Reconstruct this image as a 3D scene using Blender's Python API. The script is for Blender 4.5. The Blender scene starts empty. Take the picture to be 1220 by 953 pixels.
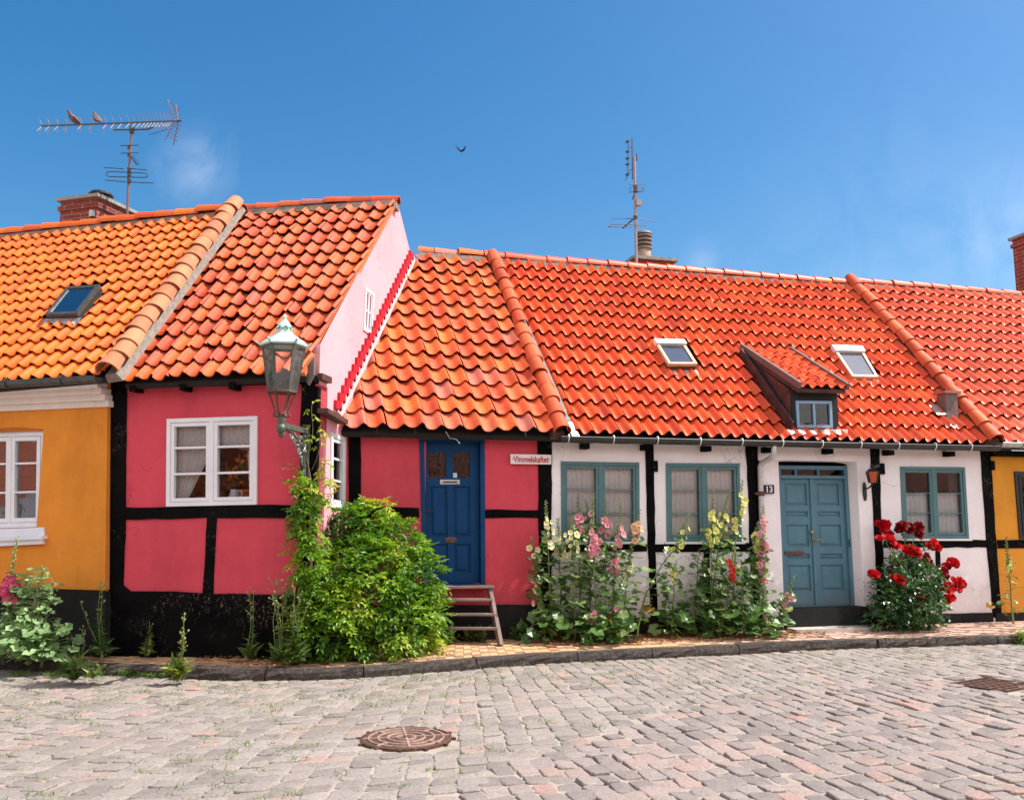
import bpy, bmesh, math, random
from mathutils import Vector, Matrix, noise
R = math.radians
rng = random.Random(7)
scene = bpy.context.scene
COL = scene.collection
UP = Vector((0, 0, 1))

# ------------------------------------------------------------------ camera
FPX, PITCH, EYE = 1050.0, R(7.6), 1.6
CP, SP = math.cos(PITCH), math.sin(PITCH)
CAMLOC = Vector((0, 0, EYE))
cam = bpy.data.cameras.new('camera'); cam.sensor_width = 36; cam.lens = 36*FPX/1220
cam.clip_start = .1; cam.clip_end = 2000
camo = bpy.data.objects.new('camera', cam); COL.objects.link(camo)
camo.location = CAMLOC; camo.rotation_euler = (R(90)+PITCH, 0, 0)
scene.camera = camo

def ray(px, py):                      # direction in which a point of the photograph is seen
    x, v = px-610.0, 476.5-py
    return Vector((x, FPX*CP-v*SP, FPX*SP+v*CP))
def hit(px, py, P, N):                # meeting point of that direction with a real plane
    d = ray(px, py)
    return CAMLOC+d*((P-CAMLOC).dot(N)/d.dot(N))
def ground(px, py, z=0.0): return hit(px, py, Vector((0, 0, z)), UP)

class Frame:                          # a facade: s along it, z up, d outwards
    def __init__(f, O, ang):
        f.O = Vector((O[0], O[1], 0)); f.u = Vector((math.cos(ang), math.sin(ang), 0)); f.n = Vector((f.u.y, -f.u.x, 0))
    def p(f, s, z, d=0.0): return f.O+f.u*s+f.n*d+UP*z
    def sz(f, px, py, d=0.0):
        w = hit(px, py, f.O+f.n*d, f.n)-f.O
        return w.dot(f.u), w.z
    def at(f, px, py, d=0.0): return hit(px, py, f.O+f.n*d, f.n)
    def sd(f, w): w = w-f.O; return w.dot(f.u), w.dot(f.n)

FR = Frame((0, 11.0), R(14.5))
def ray2(px, py): d = ray(px, py); return Vector((d.x, d.y, 0))
A9 = R(9)
_i = FR.at(411, 616); INNER = Vector((_i.x, _i.y, 0))
_g = Vector((math.sin(A9), math.cos(A9), 0)); _r = ray2(374, 616)
# corner C = INNER - L*g on the line of sight of x = 374
_L = (INNER.x*_r.y-INNER.y*_r.x)/(_g.x*_r.y-_g.y*_r.x)
CORNER = INNER-_g*_L
FL = Frame(CORNER, -A9)
FG = Frame(CORNER, R(90)-A9)
_c = FL.at(128, 600); _c = Vector((_c.x, _c.y, 0))+FL.n*.07
FY = Frame(_c, R(-17))
ZP = .10                              # pavement level

# ------------------------------------------------------------------ mesh builder
class MB:
    def __init__(m): m.v = []; m.f = []; m.c = []; m.mi = []
    def add(m, vs, fs, col=None, mi=0):
        o = len(m.v); m.v += [Vector(v) for v in vs]
        for f in fs: m.f.append([i+o for i in f]); m.c.append(col or (.5, .5, .5)); m.mi.append(mi)
    def quad(m, a, b, c, d, col=None, mi=0): m.add([a, b, c, d], [(0, 1, 2, 3)], col, mi)
    def hexa(m, p, col=None, mi=0):   # 8 points: 4 of one face, then the 4 behind them
        m.add(p, [(0, 1, 2, 3), (7, 6, 5, 4), (0, 4, 5, 1), (1, 5, 6, 2), (2, 6, 7, 3), (3, 7, 4, 0)], col, mi)
    def box(m, fr, s0, s1, z0, z1, d0, d1, col=None, mi=0):
        m.hexa([fr.p(s0, z0, d1), fr.p(s1, z0, d1), fr.p(s1, z1, d1), fr.p(s0, z1, d1),
                fr.p(s0, z0, d0), fr.p(s1, z0, d0), fr.p(s1, z1, d0), fr.p(s0, z1, d0)], col, mi)
    def bar(m, a, b, w, h, up=UP, col=None, mi=0):
        a, b = Vector(a), Vector(b); t = (b-a).normalized(); sd = t.cross(up)
        if sd.length < 1e-4: sd = t.cross(Vector((1, 0, 0)))
        sd.normalize(); n = sd.cross(t).normalized(); x, y = sd*w/2, n*h/2
        m.hexa([a-x-y, a+x-y, a+x+y, a-x+y, b-x-y, b+x-y, b+x+y, b-x+y], col, mi)
    def tube(m, pts, rad, n=6, col=None, mi=0, cap=True, flat=1.0, up=None):
        pts = [Vector(p) for p in pts]
        rad = rad if isinstance(rad, (list, tuple)) else [rad]*len(pts)
        vs = []; prev = up
        for i, p in enumerate(pts):
            t = (pts[min(i+1, len(pts)-1)]-pts[max(i-1, 0)]).normalized()
            if prev is None: prev = UP if abs(t.z) < .9 else Vector((1, 0, 0))
            x = t.cross(prev)
            if x.length < 1e-5: x = t.cross(Vector((.3, 1, .2)))
            x.normalize(); y = x.cross(t).normalized(); prev = y
            for k in range(n):
                a = 2*math.pi*k/n; vs.append(p+x*math.cos(a)*rad[i]+y*math.sin(a)*rad[i]*flat)
        fs = [(i*n+k, i*n+(k+1) % n, (i+1)*n+(k+1) % n, (i+1)*n+k) for i in range(len(pts)-1) for k in range(n)]
        if cap: fs += [tuple(range(n-1, -1, -1)), tuple((len(pts)-1)*n+k for k in range(n))]
        m.add(vs, fs, col, mi)
    def lathe(m, c, prof, n=12, axis=UP, col=None, mi=0, rot=0.0):
        c = Vector(c); ax = Vector(axis).normalized(); x = ax.orthogonal().normalized() if abs(ax.z) < .99 else Vector((1, 0, 0)); y = ax.cross(x)
        vs = [c+ax*h+(x*math.cos(2*math.pi*k/n+rot)+y*math.sin(2*math.pi*k/n+rot))*r for r, h in prof for k in range(n)]
        L = len(prof)
        fs = [(i*n+k, i*n+(k+1) % n, (i+1)*n+(k+1) % n, (i+1)*n+k) for i in range(L-1) for k in range(n)]
        fs += [tuple(range(n-1, -1, -1)), tuple((L-1)*n+k for k in range(n))]
        m.add(vs, fs, col, mi)
    def ball(m, c, r, col=None, mi=0, n=6, sq=1.0):
        k = 4; m.lathe(Vector(c)-UP*r*sq, [(max(r*math.sin(math.pi*i/k), r*.02), r*sq*(1-math.cos(math.pi*i/k))) for i in range(k+1)], n, UP, col, mi)
    def prism(m, fr, pts, d0, d1, jit=0.0, step=.12, col=None, mi=0):
        """slab with a hand-made outline; pts are (s, z) going round, d0 behind, d1 in front"""
        out = []
        for i, a in enumerate(pts):
            b = pts[(i+1) % len(pts)]; L = math.hypot(b[0]-a[0], b[1]-a[1]); k = max(1, int(L/step)) if jit else 1
            for j in range(k):
                t = j/k; out.append((a[0]+(b[0]-a[0])*t+rng.uniform(-jit, jit), a[1]+(b[1]-a[1])*t+rng.uniform(-jit, jit)))
        n = len(out); e = min(.006, abs(d1-d0)*.5); cx = sum(o[0] for o in out)/n; cz = sum(o[1] for o in out)/n
        def ins(o):
            L = math.hypot(o[0]-cx, o[1]-cz) or 1; return (o[0]-(o[0]-cx)/L*e, o[1]-(o[1]-cz)/L*e)
        vs = [fr.p(*ins(o), d1) for o in out]+[fr.p(*o, d1-e) for o in out]+[fr.p(*o, d0) for o in out]
        fs = [tuple(range(n))]+[(i+n, (i+1) % n+n, (i+1) % n, i) for i in range(n)]+[(i+2*n, (i+1) % n+2*n, (i+1) % n+n, i+n) for i in range(n)]
        m.add(vs, fs, col, mi)
    def mesh(m, name, base, cuts=(), smooth=False):
        me = bpy.data.meshes.new(name)
        me.from_pydata([v-base for v in m.v], [], m.f)
        at = me.attributes.new('rnd', 'FLOAT_COLOR', 'CORNER'); buf = []
        for f, c in zip(m.f, m.c): buf += [c[0], c[1], c[2], 1.0]*len(f)
        at.data.foreach_set('color', buf)
        me.polygons.foreach_set('material_index', m.mi)
        if smooth: me.polygons.foreach_set('use_smooth', [True]*len(m.f))
        if cuts:
            bm = bmesh.new(); bm.from_mesh(me)
            for co, no in cuts:       # keep what lies behind the plane
                bmesh.ops.bisect_plane(bm, geom=bm.verts[:]+bm.edges[:]+bm.faces[:], plane_co=Vector(co)-base, plane_no=no, clear_outer=True)
            bm.to_mesh(me); bm.free()
        me.update(); return me

def wloc(o):
    v = Vector((0, 0, 0))
    while o is not None: v += o.location; o = o.parent
    return v
def obj(name, mb, mats, parent=None, base=None, cuts=(), smooth=False, label=None):
    b = wloc(parent) if parent is not None else (Vector(base) if base is not None else Vector((0, 0, 0)))
    me = mb.mesh(name, b, cuts, smooth)
    for mt in (mats if isinstance(mats, (list, tuple)) else [mats]): me.materials.append(mt)
    o = bpy.data.objects.new(name, me); COL.objects.link(o)
    if parent is not None: o.parent = parent
    else: o.location = b
    if label: o['label'] = label
    return o
def tag(o, label, cat, group=None, kind=None):
    o['label'] = label; o['category'] = cat
    if group: o['group'] = group
    if kind: o['kind'] = kind
    return o
def thing(name, label, cat, loc, group=None):
    o = bpy.data.objects.new(name, None); o.empty_display_size = .2; COL.objects.link(o); o.location = loc
    return tag(o, label, cat, group)
def struct(name, mb, mats, kind='structure', **k):
    o = obj(name, mb, mats, **k); o['kind'] = kind; return o
def inst(name, me, parent, world, rot=None, sc=1.0):
    o = bpy.data.objects.new(name, me); COL.objects.link(o); o.parent = parent
    o.location = Vector(world)-wloc(parent)
    if rot is not None: o.rotation_mode = 'QUATERNION'; o.rotation_quaternion = rot
    o.scale = (sc, sc, sc) if not isinstance(sc, tuple) else sc
    return o

# ------------------------------------------------------------------ materials
class NT:
    def __init__(s, name):
        s.m = bpy.data.materials.new(name); s.m.use_nodes = True; s.t = s.m.node_tree; s.t.nodes.clear()
        s.out = s.n('ShaderNodeOutputMaterial')
    def n(s, typ, **k):
        nd = s.t.nodes.new(typ)
        for a, b in k.items():
            if hasattr(nd, a) and not a.startswith('i_'): setattr(nd, a, b)
        return nd
    def l(s, a, b): s.t.links.new(a, b)
    def noise(s, scale, detail=4, rough=.55, vec=None, dist=0):
        nd = s.n('ShaderNodeTexNoise'); nd.inputs['Scale'].default_value = scale; nd.inputs['Detail'].default_value = detail
        nd.inputs['Roughness'].default_value = rough; nd.inputs['Distortion'].default_value = dist
        s.l(vec or s.pos(), nd.inputs['Vector']); return nd.outputs[0]
    def pos(s):
        if not hasattr(s, '_p'): s._p = s.n('ShaderNodeNewGeometry').outputs['Position']
        return s._p
    def scaled(s, v, sc):
        nd = s.n('ShaderNodeVectorMath', operation='MULTIPLY'); s.l(v, nd.inputs[0]); nd.inputs[1].default_value = sc; return nd.outputs[0]
    def ramp(s, f, stops, interp='LINEAR'):
        nd = s.n('ShaderNodeValToRGB'); cr = nd.color_ramp; cr.interpolation = interp
        while len(cr.elements) > 1: cr.elements.remove(cr.elements[-1])
        for i, (p, c) in enumerate(stops):
            e = cr.elements[0] if i == 0 else cr.elements.new(p)
            e.position = p; c = (c, c, c) if not isinstance(c, (tuple, list)) else c; e.color = (c[0], c[1], c[2], 1)
        s.l(f, nd.inputs[0]); return nd.outputs[0]
    def mix(s, fac, a, b, mode='MIX'):
        nd = s.n('ShaderNodeMix', data_type='RGBA', blend_type=mode)
        for val, i in ((fac, 0), (a, 6), (b, 7)):
            if hasattr(val, 'links'): s.l(val, nd.inputs[i])
            elif i == 0: nd.inputs[0].default_value = val
            else: nd.inputs[i].default_value = (*val, 1)
        return nd.outputs[2]
    def rnd(s, ch=0):
        if not hasattr(s, '_a'):
            a = s.n('ShaderNodeAttribute', attribute_name='rnd'); sp = s.n('ShaderNodeSeparateColor'); s.l(a.outputs['Color'], sp.inputs[0]); s._a = sp
        return s._a.outputs[ch]
    def bump(s, h, strength=.4, dist=.01):
        nd = s.n('ShaderNodeBump'); nd.inputs['Strength'].default_value = strength; nd.inputs['Distance'].default_value = dist
        s.l(h, nd.inputs['Height']); return nd.outputs[0]
    def bsdf(s, col, rough=.7, nrm=None, metal=0.0, spec=.5, trans=None):
        b = s.n('ShaderNodeBsdfPrincipled')
        if hasattr(col, 'links'): s.l(col, b.inputs['Base Color'])
        else: b.inputs['Base Color'].default_value = (*col, 1)
        if hasattr(rough, 'links'): s.l(rough, b.inputs['Roughness'])
        else: b.inputs['Roughness'].default_value = rough
        b.inputs['Metallic'].default_value = metal; b.inputs['Specular IOR Level'].default_value = spec
        if nrm is not None: s.l(nrm, b.inputs['Normal'])
        sh = b.outputs[0]
        if trans:
            tr = s.n('ShaderNodeBsdfTranslucent')
            if hasattr(col, 'links'):
                s.l(s.mix(1.0, col, trans[1], 'MULTIPLY'), tr.inputs[0])
            else: tr.inputs[0].default_value = (*[c*k for c, k in zip(col, trans[1])], 1)
            mx = s.n('ShaderNodeMixShader'); mx.inputs[0].default_value = trans[0]; s.l(sh, mx.inputs[1]); s.l(tr.outputs[0], mx.inputs[2]); sh = mx.outputs[0]
        s.l(sh, s.out.inputs[0]); return s.m

def plaster(name, c, var=.12, stain=None, patch=None):
    t = NT(name); n1 = t.noise(1.3, 5, .6); n2 = t.noise(38, 4, .6); n3 = t.noise(7, 4, .6)
    dk = tuple(x*(1-var*1.6) for x in c); lt = tuple(min(1, x*(1+var)) for x in c)
    col = t.ramp(n1, [(.3, dk), (.55, c), (.75, lt)])
    col = t.mix(t.ramp(n3, [(.56, 0), (.72, .22)]), col, stain or tuple(x*.72 for x in c))
    if patch: col = t.mix(t.ramp(t.noise(3.1, 6, .7, dist=.6), [(.68, 0), (.70, 1)]), col, patch)
    # limewash: brush drags, rising damp near the foot, hairline cracks
    br = t.noise(1.0, 4, .6, t.scaled(t.pos(), (9, 9, 2.2)), .3); col = t.mix(t.ramp(br, [(.42, .0), (.70, .20)]), col, tuple(min(1, x*1.22+.02) for x in c))
    sx = t.n('ShaderNodeSeparateXYZ'); t.l(t.pos(), sx.inputs[0]); ad = t.n('ShaderNodeMath', operation='MULTIPLY_ADD'); t.l(t.noise(2.5, 5, .7), ad.inputs[0]); ad.inputs[1].default_value = -1.1; t.l(sx.outputs[2], ad.inputs[2])
    col = t.mix(t.ramp(ad.outputs[0], [(.0, .34), (.35, 0)]), col, tuple(x*.55+.03 for x in c))
    vo = t.n('ShaderNodeTexVoronoi', feature='DISTANCE_TO_EDGE'); vo.inputs['Scale'].default_value = 1.1; wv = t.n('ShaderNodeVectorMath', operation='ADD'); nc = t.n('ShaderNodeTexNoise'); nc.inputs['Scale'].default_value = 3; nc.inputs['Detail'].default_value = 6; t.l(t.pos(), nc.inputs['Vector']); t.l(t.scaled(nc.outputs[1], (.7, .7, .7)), wv.inputs[0]); t.l(t.pos(), wv.inputs[1]); t.l(wv.outputs[0], vo.inputs['Vector'])
    ck = t.mix(1.0, t.ramp(vo.outputs['Distance'], [(.0, .75), (.006, 0)]), t.ramp(t.noise(.9, 2), [(.52, 0), (.58, 1)]), 'MULTIPLY'); col = t.mix(ck, col, tuple(x*.35 for x in c))
    h = t.mix(.45, t.mix(.5, n2, n3), t.noise(2.6, 3))
    return t.bsdf(col, .88, t.bump(h, .75, .02), spec=.2)
def paint(name, c, rough=.45, var=.1, chip=None, grain=True, metal=0.0, spec=.4):
    t = NT(name); n1 = t.noise(5, 4); v = t.scaled(t.pos(), (30, 30, 3)) if grain else t.pos()
    n2 = t.noise(2.0 if grain else 30, 4, .6, v)
    col = t.ramp(n1, [(.3, tuple(x*(1-var*1.5) for x in c)), (.7, tuple(min(1, x*(1+var)) for x in c))])
    if chip: col = t.mix(t.ramp(t.noise(26, 6, .75), [(.66, 0), (.69, .9)]), col, chip)
    sx = t.n('ShaderNodeSeparateXYZ'); t.l(t.pos(), sx.inputs[0]); ad = t.n('ShaderNodeMath', operation='MULTIPLY_ADD'); t.l(t.noise(6, 5, .7), ad.inputs[0]); ad.inputs[1].default_value = -.9; t.l(sx.outputs[2], ad.inputs[2])
    col = t.mix(t.ramp(ad.outputs[0], [(.0, .35), (.25, 0)]), col, (.20, .17, .14))
    return t.bsdf(col, rough, t.bump(n2, .4, .006), metal=metal, spec=spec)
def tarred(name, chip=(.36, .32, .27), amount=.585):
    t = NT(name); n1 = t.noise(4, 5); n2 = t.noise(22, 6, .7)
    v = t.scaled(t.pos(), (45, 45, 6)); n3 = t.noise(1.0, 5, .7, v)
    col = t.ramp(n1, [(.3, (.0015, .0015, .002)), (.7, (.007, .0062, .006))])
    fl = t.ramp(t.noise(1.0, 6, .8, t.scaled(t.pos(), (46, 46, 26)), .4), [(amount, 0), (amount+.03, 1)])
    msk = t.ramp(t.noise(1.7, 5, .7), [(.54, 0), (.66, 1)])
    f = t.mix(1.0, fl, msk, 'MULTIPLY')
    col = t.mix(f, col, chip)
    return t.bsdf(col, .6, t.bump(t.mix(.5, n2, n3), .9, .02), spec=.05)
def tilemat(name, stops, dirt, dirtcol, rough=.5, spec=.25):
    t = NT(name); col = t.ramp(t.rnd(0), stops)
    g = t.noise(14, 5, .65); g2 = t.noise(60, 4, .7)
    col = t.mix(t.ramp(g, [(.40, 0), (.75, dirt)]), col, dirtcol)
    col = t.mix(t.ramp(g2, [(.58, 0), (.75, dirt*.9)]), col, tuple(x*.35 for x in stops[0][1]))
    col = t.mix(t.ramp(t.rnd(1), [(0, .0), (1, .34)]), col, (.26, .05, .025))
    col = t.mix(t.ramp(t.noise(1.0, 5, .65, t.scaled(t.pos(), (3.2, 3.2, .9))), [(.50, 0), (.72, .20+dirt*.5)]), col, tuple(x*.42 for x in stops[0][1]))
    col = t.mix(t.ramp(t.noise(75, 3, .6), [(.68, 0), (.72, min(.75, dirt*1.6+.12))]), col, (.42, .36, .28))
    return t.bsdf(col, rough, t.bump(g2, .25, .006), spec=spec)
def brickmat(name, c1, c2, mortar, sc=1.0):
    t = NT(name); tc = t.n('ShaderNodeTexCoord'); b = t.n('ShaderNodeTexBrick')
    sx = t.n('ShaderNodeSeparateXYZ'); t.l(t.pos(), sx.inputs[0])
    ad = t.n('ShaderNodeMath', operation='ADD'); t.l(sx.outputs[0], ad.inputs[0]); t.l(sx.outputs[1], ad.inputs[1])
    cb = t.n('ShaderNodeCombineXYZ'); t.l(ad.outputs[0], cb.inputs[0]); t.l(sx.outputs[2], cb.inputs[1])
    t.l(cb.outputs[0], b.inputs['Vector']); b.inputs['Scale'].default_value = 1.0
    b.inputs['Brick Width'].default_value = .24*sc; b.inputs['Row Height'].default_value = .075*sc; b.inputs['Mortar Size'].default_value = .007
    b.inputs['Color1'].default_value = (*c1, 1); b.inputs['Color2'].default_value = (*c2, 1); b.inputs['Mortar'].default_value = (*mortar, 1)
    n = t.noise(25, 5, .7); col = t.mix(t.ramp(n, [(.4, 0), (.7, .6)]), b.outputs[0], tuple(x*.5 for x in c1))
    iv = t.n('ShaderNodeMath', operation='SUBTRACT'); iv.inputs[0].default_value = 1; t.l(b.outputs['Fac'], iv.inputs[1])
    return t.bsdf(col, .85, t.bump(iv.outputs[0], .6, .01), spec=.2)
def leafmat(name, stops, rough=.42, tr=.35, spec=.45):
    t = NT(name); col = t.ramp(t.rnd(0), stops)
    col = t.mix(t.ramp(t.noise(40, 3), [(.4, 0), (.7, .3)]), col, tuple(x*.6 for x in stops[0][1]))
    return t.bsdf(col, rough, spec=spec, trans=(tr, (1.5, 1.6, .7)))
def petalmat(name, c, c2, tr=.3):
    t = NT(name); col = t.mix(t.rnd(0), c, c2)
    return t.bsdf(col, .6, spec=.2, trans=(tr, (1, 1, 1)))
def plain(name, c, rough=.5, metal=0.0, var=.15, sc=12, bump=.2, spec=.5):
    t = NT(name); n = t.noise(sc, 4, .6)
    col = t.ramp(n, [(.3, tuple(x*(1-var) for x in c)), (.7, tuple(min(1, x*(1+var)) for x in c))])
    return t.bsdf(col, rough, t.bump(t.noise(sc*4, 3), bump, .004), metal=metal, spec=spec)
def glassmat(name, base=.07, tint=(.9, .95, .95)):
    t = NT(name); fr = t.n('ShaderNodeFresnel'); fr.inputs[0].default_value = 1.5
    ad = t.n('ShaderNodeMath', operation='ADD', use_clamp=True); t.l(fr.outputs[0], ad.inputs[0]); ad.inputs[1].default_value = base
    gl = t.n('ShaderNodeBsdfGlossy'); gl.inputs['Roughness'].default_value = .015; tr = t.n('ShaderNodeBsdfTransparent'); tr.inputs[0].default_value = (*tint, 1)
    bp = t.bump(t.noise(5, 2), .035, .05); t.l(bp, gl.inputs['Normal'])
    mx = t.n('ShaderNodeMixShader'); t.l(ad.outputs[0], mx.inputs[0]); t.l(tr.outputs[0], mx.inputs[1]); t.l(gl.outputs[0], mx.inputs[2]); t.l(mx.outputs[0], t.out.inputs[0]); return t.m
def clothmat(name, c, alpha):
    t = NT(name); d = t.n('ShaderNodeBsdfDiffuse'); d.inputs[0].default_value = (*c, 1); tl = t.n('ShaderNodeBsdfTranslucent'); tl.inputs[0].default_value = (*c, 1)
    m1 = t.n('ShaderNodeMixShader'); m1.inputs[0].default_value = .12; t.l(d.outputs[0], m1.inputs[1]); t.l(tl.outputs[0], m1.inputs[2])
    tr = t.n('ShaderNodeBsdfTransparent'); m2 = t.n('ShaderNodeMixShader')
    f = t.ramp(t.noise(60, 3, .7), [(.35, alpha-.12), (.65, min(1, alpha+.1))]); t.l(f, m2.inputs[0])
    t.l(tr.outputs[0], m2.inputs[1]); t.l(m1.outputs[0], m2.inputs[2]); t.l(m2.outputs[0], t.out.inputs[0]); return t.m

def sheenglass(name):  # clear glass; a patchy white veil stands in for its bright reflections
    t = NT(name); fr = t.n('ShaderNodeFresnel'); fr.inputs[0].default_value = 1.22
    gl = t.n('ShaderNodeBsdfGlossy'); gl.inputs['Roughness'].default_value = .05; tr = t.n('ShaderNodeBsdfTransparent'); df = t.n('ShaderNodeBsdfDiffuse'); df.inputs[0].default_value = (.9, .86, .84, 1)
    m0 = t.n('ShaderNodeMixShader'); t.l(t.ramp(t.noise(14, 5, .7), [(.3, .04), (.75, .15)]), m0.inputs[0]); t.l(tr.outputs[0], m0.inputs[1]); t.l(df.outputs[0], m0.inputs[2])
    mx = t.n('ShaderNodeMixShader'); t.l(fr.outputs[0], mx.inputs[0]); t.l(m0.outputs[0], mx.inputs[1]); t.l(gl.outputs[0], mx.inputs[2]); t.l(mx.outputs[0], t.out.inputs[0]); return t.m

M = dict(
 yellow=plaster('ochre_plaster', (.76, .265, .032), .11, (.55, .20, .04)),
 pink=plaster('raspberry_plaster', (.63, .070, .100), .10, (.50, .046, .066)),
 palepink=plaster('pale_pink_plaster', (.80, .385, .42), .07, (.72, .32, .355)),
 white=plaster('white_plaster', (.92, .86, .86), .05, (.80, .72, .68)),
 cornice=plaster('cornice_plaster', (.80, .72, .66), .06),
 tar=tarred('tarred_timber'), tarwall=tarred('tarred_plinth', (.22, .165, .13), .565),
 plinth=plaster('grey_plinth', (.008, .0072, .007), .3, (.02, .018, .016)),
 plinth2=plaster('dark_grey_plinth', (.012, .011, .010), .3, (.03, .026, .023)),
 roofY=tilemat('orange_tile', [(0, (.62, .088, .009)), (.5, (.73, .135, .011)), (1, (.77, .185, .02))], .12, (.6, .16, .05), .42),
 roofP=tilemat('weathered_red_tile', [(0, (.40, .046, .013)), (.35, (.53, .072, .014)), (.65, (.64, .115, .014)), (.86, (.50, .085, .035)), (1, (.42, .14, .10))], .3, (.46, .17, .12), .6),
 roofQ=tilemat('old_mixed_tile', [(0, (.56, .065, .018)), (.35, (.66, .105, .02)), (.6, (.74, .16, .018)), (.8, (.56, .13, .08)), (1, (.50, .22, .17))], .45, (.52, .20, .15), .6),
 roofR=tilemat('red_tile', [(0, (.58, .062, .014)), (.6, (.68, .088, .018)), (1, (.74, .125, .028))], .08, (.64, .13, .06), .45, .36),
 roofR2=tilemat('rose_red_tile', [(0, (.58, .07, .022)), (.6, (.68, .10, .032)), (1, (.72, .15, .07))], .1, (.64, .17, .09), .46, .36),
 cap=tilemat('worn_ridge_tile', [(0, (.50, .17, .075)), (1, (.60, .25, .12))], .4, (.46, .28, .19), .75),
 capR=tilemat('red_ridge_tile', [(0, (.52, .075, .022)), (1, (.66, .13, .035))], .4, (.46, .15, .08), .55),
 mortar=plain('grey_mortar', (.22, .18, .15), .9, 0, .3, 20, .6),
 mortarL=plain('pale_mortar', (.25, .215, .185), .9, 0, .3, 20, .6),
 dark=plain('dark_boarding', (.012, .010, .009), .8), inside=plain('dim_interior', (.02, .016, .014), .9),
 brick=brickmat('chimney_brick', (.33, .07, .045), (.22, .045, .035), (.30, .24, .20)),
 brick2=brickmat('red_chimney_brick', (.45, .055, .035), (.36, .045, .03), (.42, .28, .2)),
 cement=plain('cement_cap', (.30, .27, .24), .9, 0, .25, 18, .6),
 zinc=plain('weathered_zinc', (.10, .10, .095), .5, .6, .3), zincL=plain('pale_zinc', (.46, .47, .47), .45, .7, .2), clip=plain('bright_clip', (.7, .7, .7), .4, .3),
 gutter=plain('dark_gutter', (.035, .035, .034), .45, .2, .3), black=plain('black_metal', (.012, .012, .013), .45, .1),
 whitepaint=paint('white_window_paint', (.78, .77, .80), .45, .04, (.16, .14, .13)), pine=paint('skylight_pine', (.50, .36, .24), .5, .12), creampaint=paint('white_sill_paint', (.78, .78, .82), .5, .04),
 teal=paint('teal_paint', (.085, .185, .195), .5, .08), tealD=paint('blue_grey_door_paint', (.085, .20, .26), .5, .08),
 bluegrey=paint('dormer_blue_paint', (.22, .36, .50), .5, .08), blue=paint('royal_blue_paint', (.0009, .046, .145), .55, .1, spec=.2),
 glass=glassmat('window_glass', .025, (.98, .99, .99)), glassY=glassmat('reflecting_window_glass', .28, (.95, .97, .97)), glassR=glassmat('skylight_glass', .38, (.5, .55, .6)), glassL=sheenglass('lantern_glass'),
 curtain=clothmat('white_curtain', (.97, .95, .93), 1.08), lace=clothmat('lace', (.93, .92, .9), .84),
 patina=plain('verdigris_copper', (.42, .62, .54), .6, 0, .22, 9, .4), olive=plain('grey_green_iron', (.095, .11, .085), .5, .2, .3, 14), rust=plain('rusty_iron', (.12, .06, .04), .7, .1, .4, 25),
 wood=paint('weathered_wood', (.23, .15, .13), .8, .2, (.6, .5, .45)), oak=paint('varnished_pine', (.55, .33, .16), .4, .12), brownwood=paint('dark_brown_board', (.085, .04, .032), .7, .3, (.3, .22, .18)),
 redpaint=paint('red_flashing_paint', (.50, .012, .03), .5, .08), brass=plain('dull_brass', (.34, .22, .10), .4, .7), lead=plain('pinkish_lead', (.56, .34, .32), .6, .1, .2),
 signwhite=plain('white_enamel', (.80, .74, .72), .25, 0, .04, 6, .05), signred=plain('red_enamel', (.45, .03, .035), .3, 0, .05), signnavy=plain('navy_enamel', (.008, .010, .03), .25),
 alu=plain('aerial_aluminium', (.42, .38, .36), .4, .6), aerial=plain('dark_aerial', (.07, .06, .06), .5, .4), aerialR=plain('rusty_aerial', (.20, .11, .09), .6, .3),
 porcelain=plain('white_porcelain', (.78, .80, .84), .2, 0, .03, 5, .05), terracotta=plain('terracotta', (.55, .15, .05), .8),
 stone=plain('step_stone', (.42, .38, .34), .9, 0, .2, 15, .6),
 lampred=plain('amber_lantern_glass', (.40, .07, .025), .25),
 blossom_orange=petalmat('orange_petal', (.75, .16, .03), (.8, .3, .08)),
)
M['vine'] = leafmat('vine_leaf', [(0, (.028, .09, .010)), (.35, (.11, .25, .016)), (.65, (.27, .43, .025)), (.88, (.44, .52, .05)), (1, (.62, .40, .07))])
M['holly'] = leafmat('hollyhock_leaf', [(0, (.03, .085, .014)), (.5, (.095, .185, .04)), (.9, (.30, .39, .15)), (.93, (.34, .38, .09)), (1, (.55, .30, .05))], .36, .3, .6)
M['pale'] = leafmat('pale_mallow_leaf', [(0, (.13, .24, .08)), (.6, (.28, .42, .19)), (1, (.38, .52, .25))], .5, .3)
M['weed'] = leafmat('weed_leaf', [(0, (.04, .10, .025)), (.6, (.13, .23, .06)), (.9, (.32, .34, .08)), (1, (.55, .48, .25))], .5, .3)
M['rosel'] = leafmat('rose_leaf', [(0, (.016, .055, .014)), (.5, (.05, .14, .035)), (1, (.22, .33, .09))], .3, .25, .6)
M['stem'] = leafmat('green_stem', [(0, (.14, .20, .06)), (1, (.22, .26, .09))], .6, .05)
M['stick'] = plain('woody_stem', (.16, .10, .06), .8)
M['grass'] = leafmat('grass_blade', [(0, (.04, .11, .012)), (.7, (.11, .23, .02)), (1, (.30, .30, .07))], .6, .3)
M['litter'] = leafmat('dry_leaf', [(0, (.12, .035, .02)), (.4, (.26, .07, .04)), (.8, (.40, .20, .08)), (1, (.5, .33, .12))], .8, .1)
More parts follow.
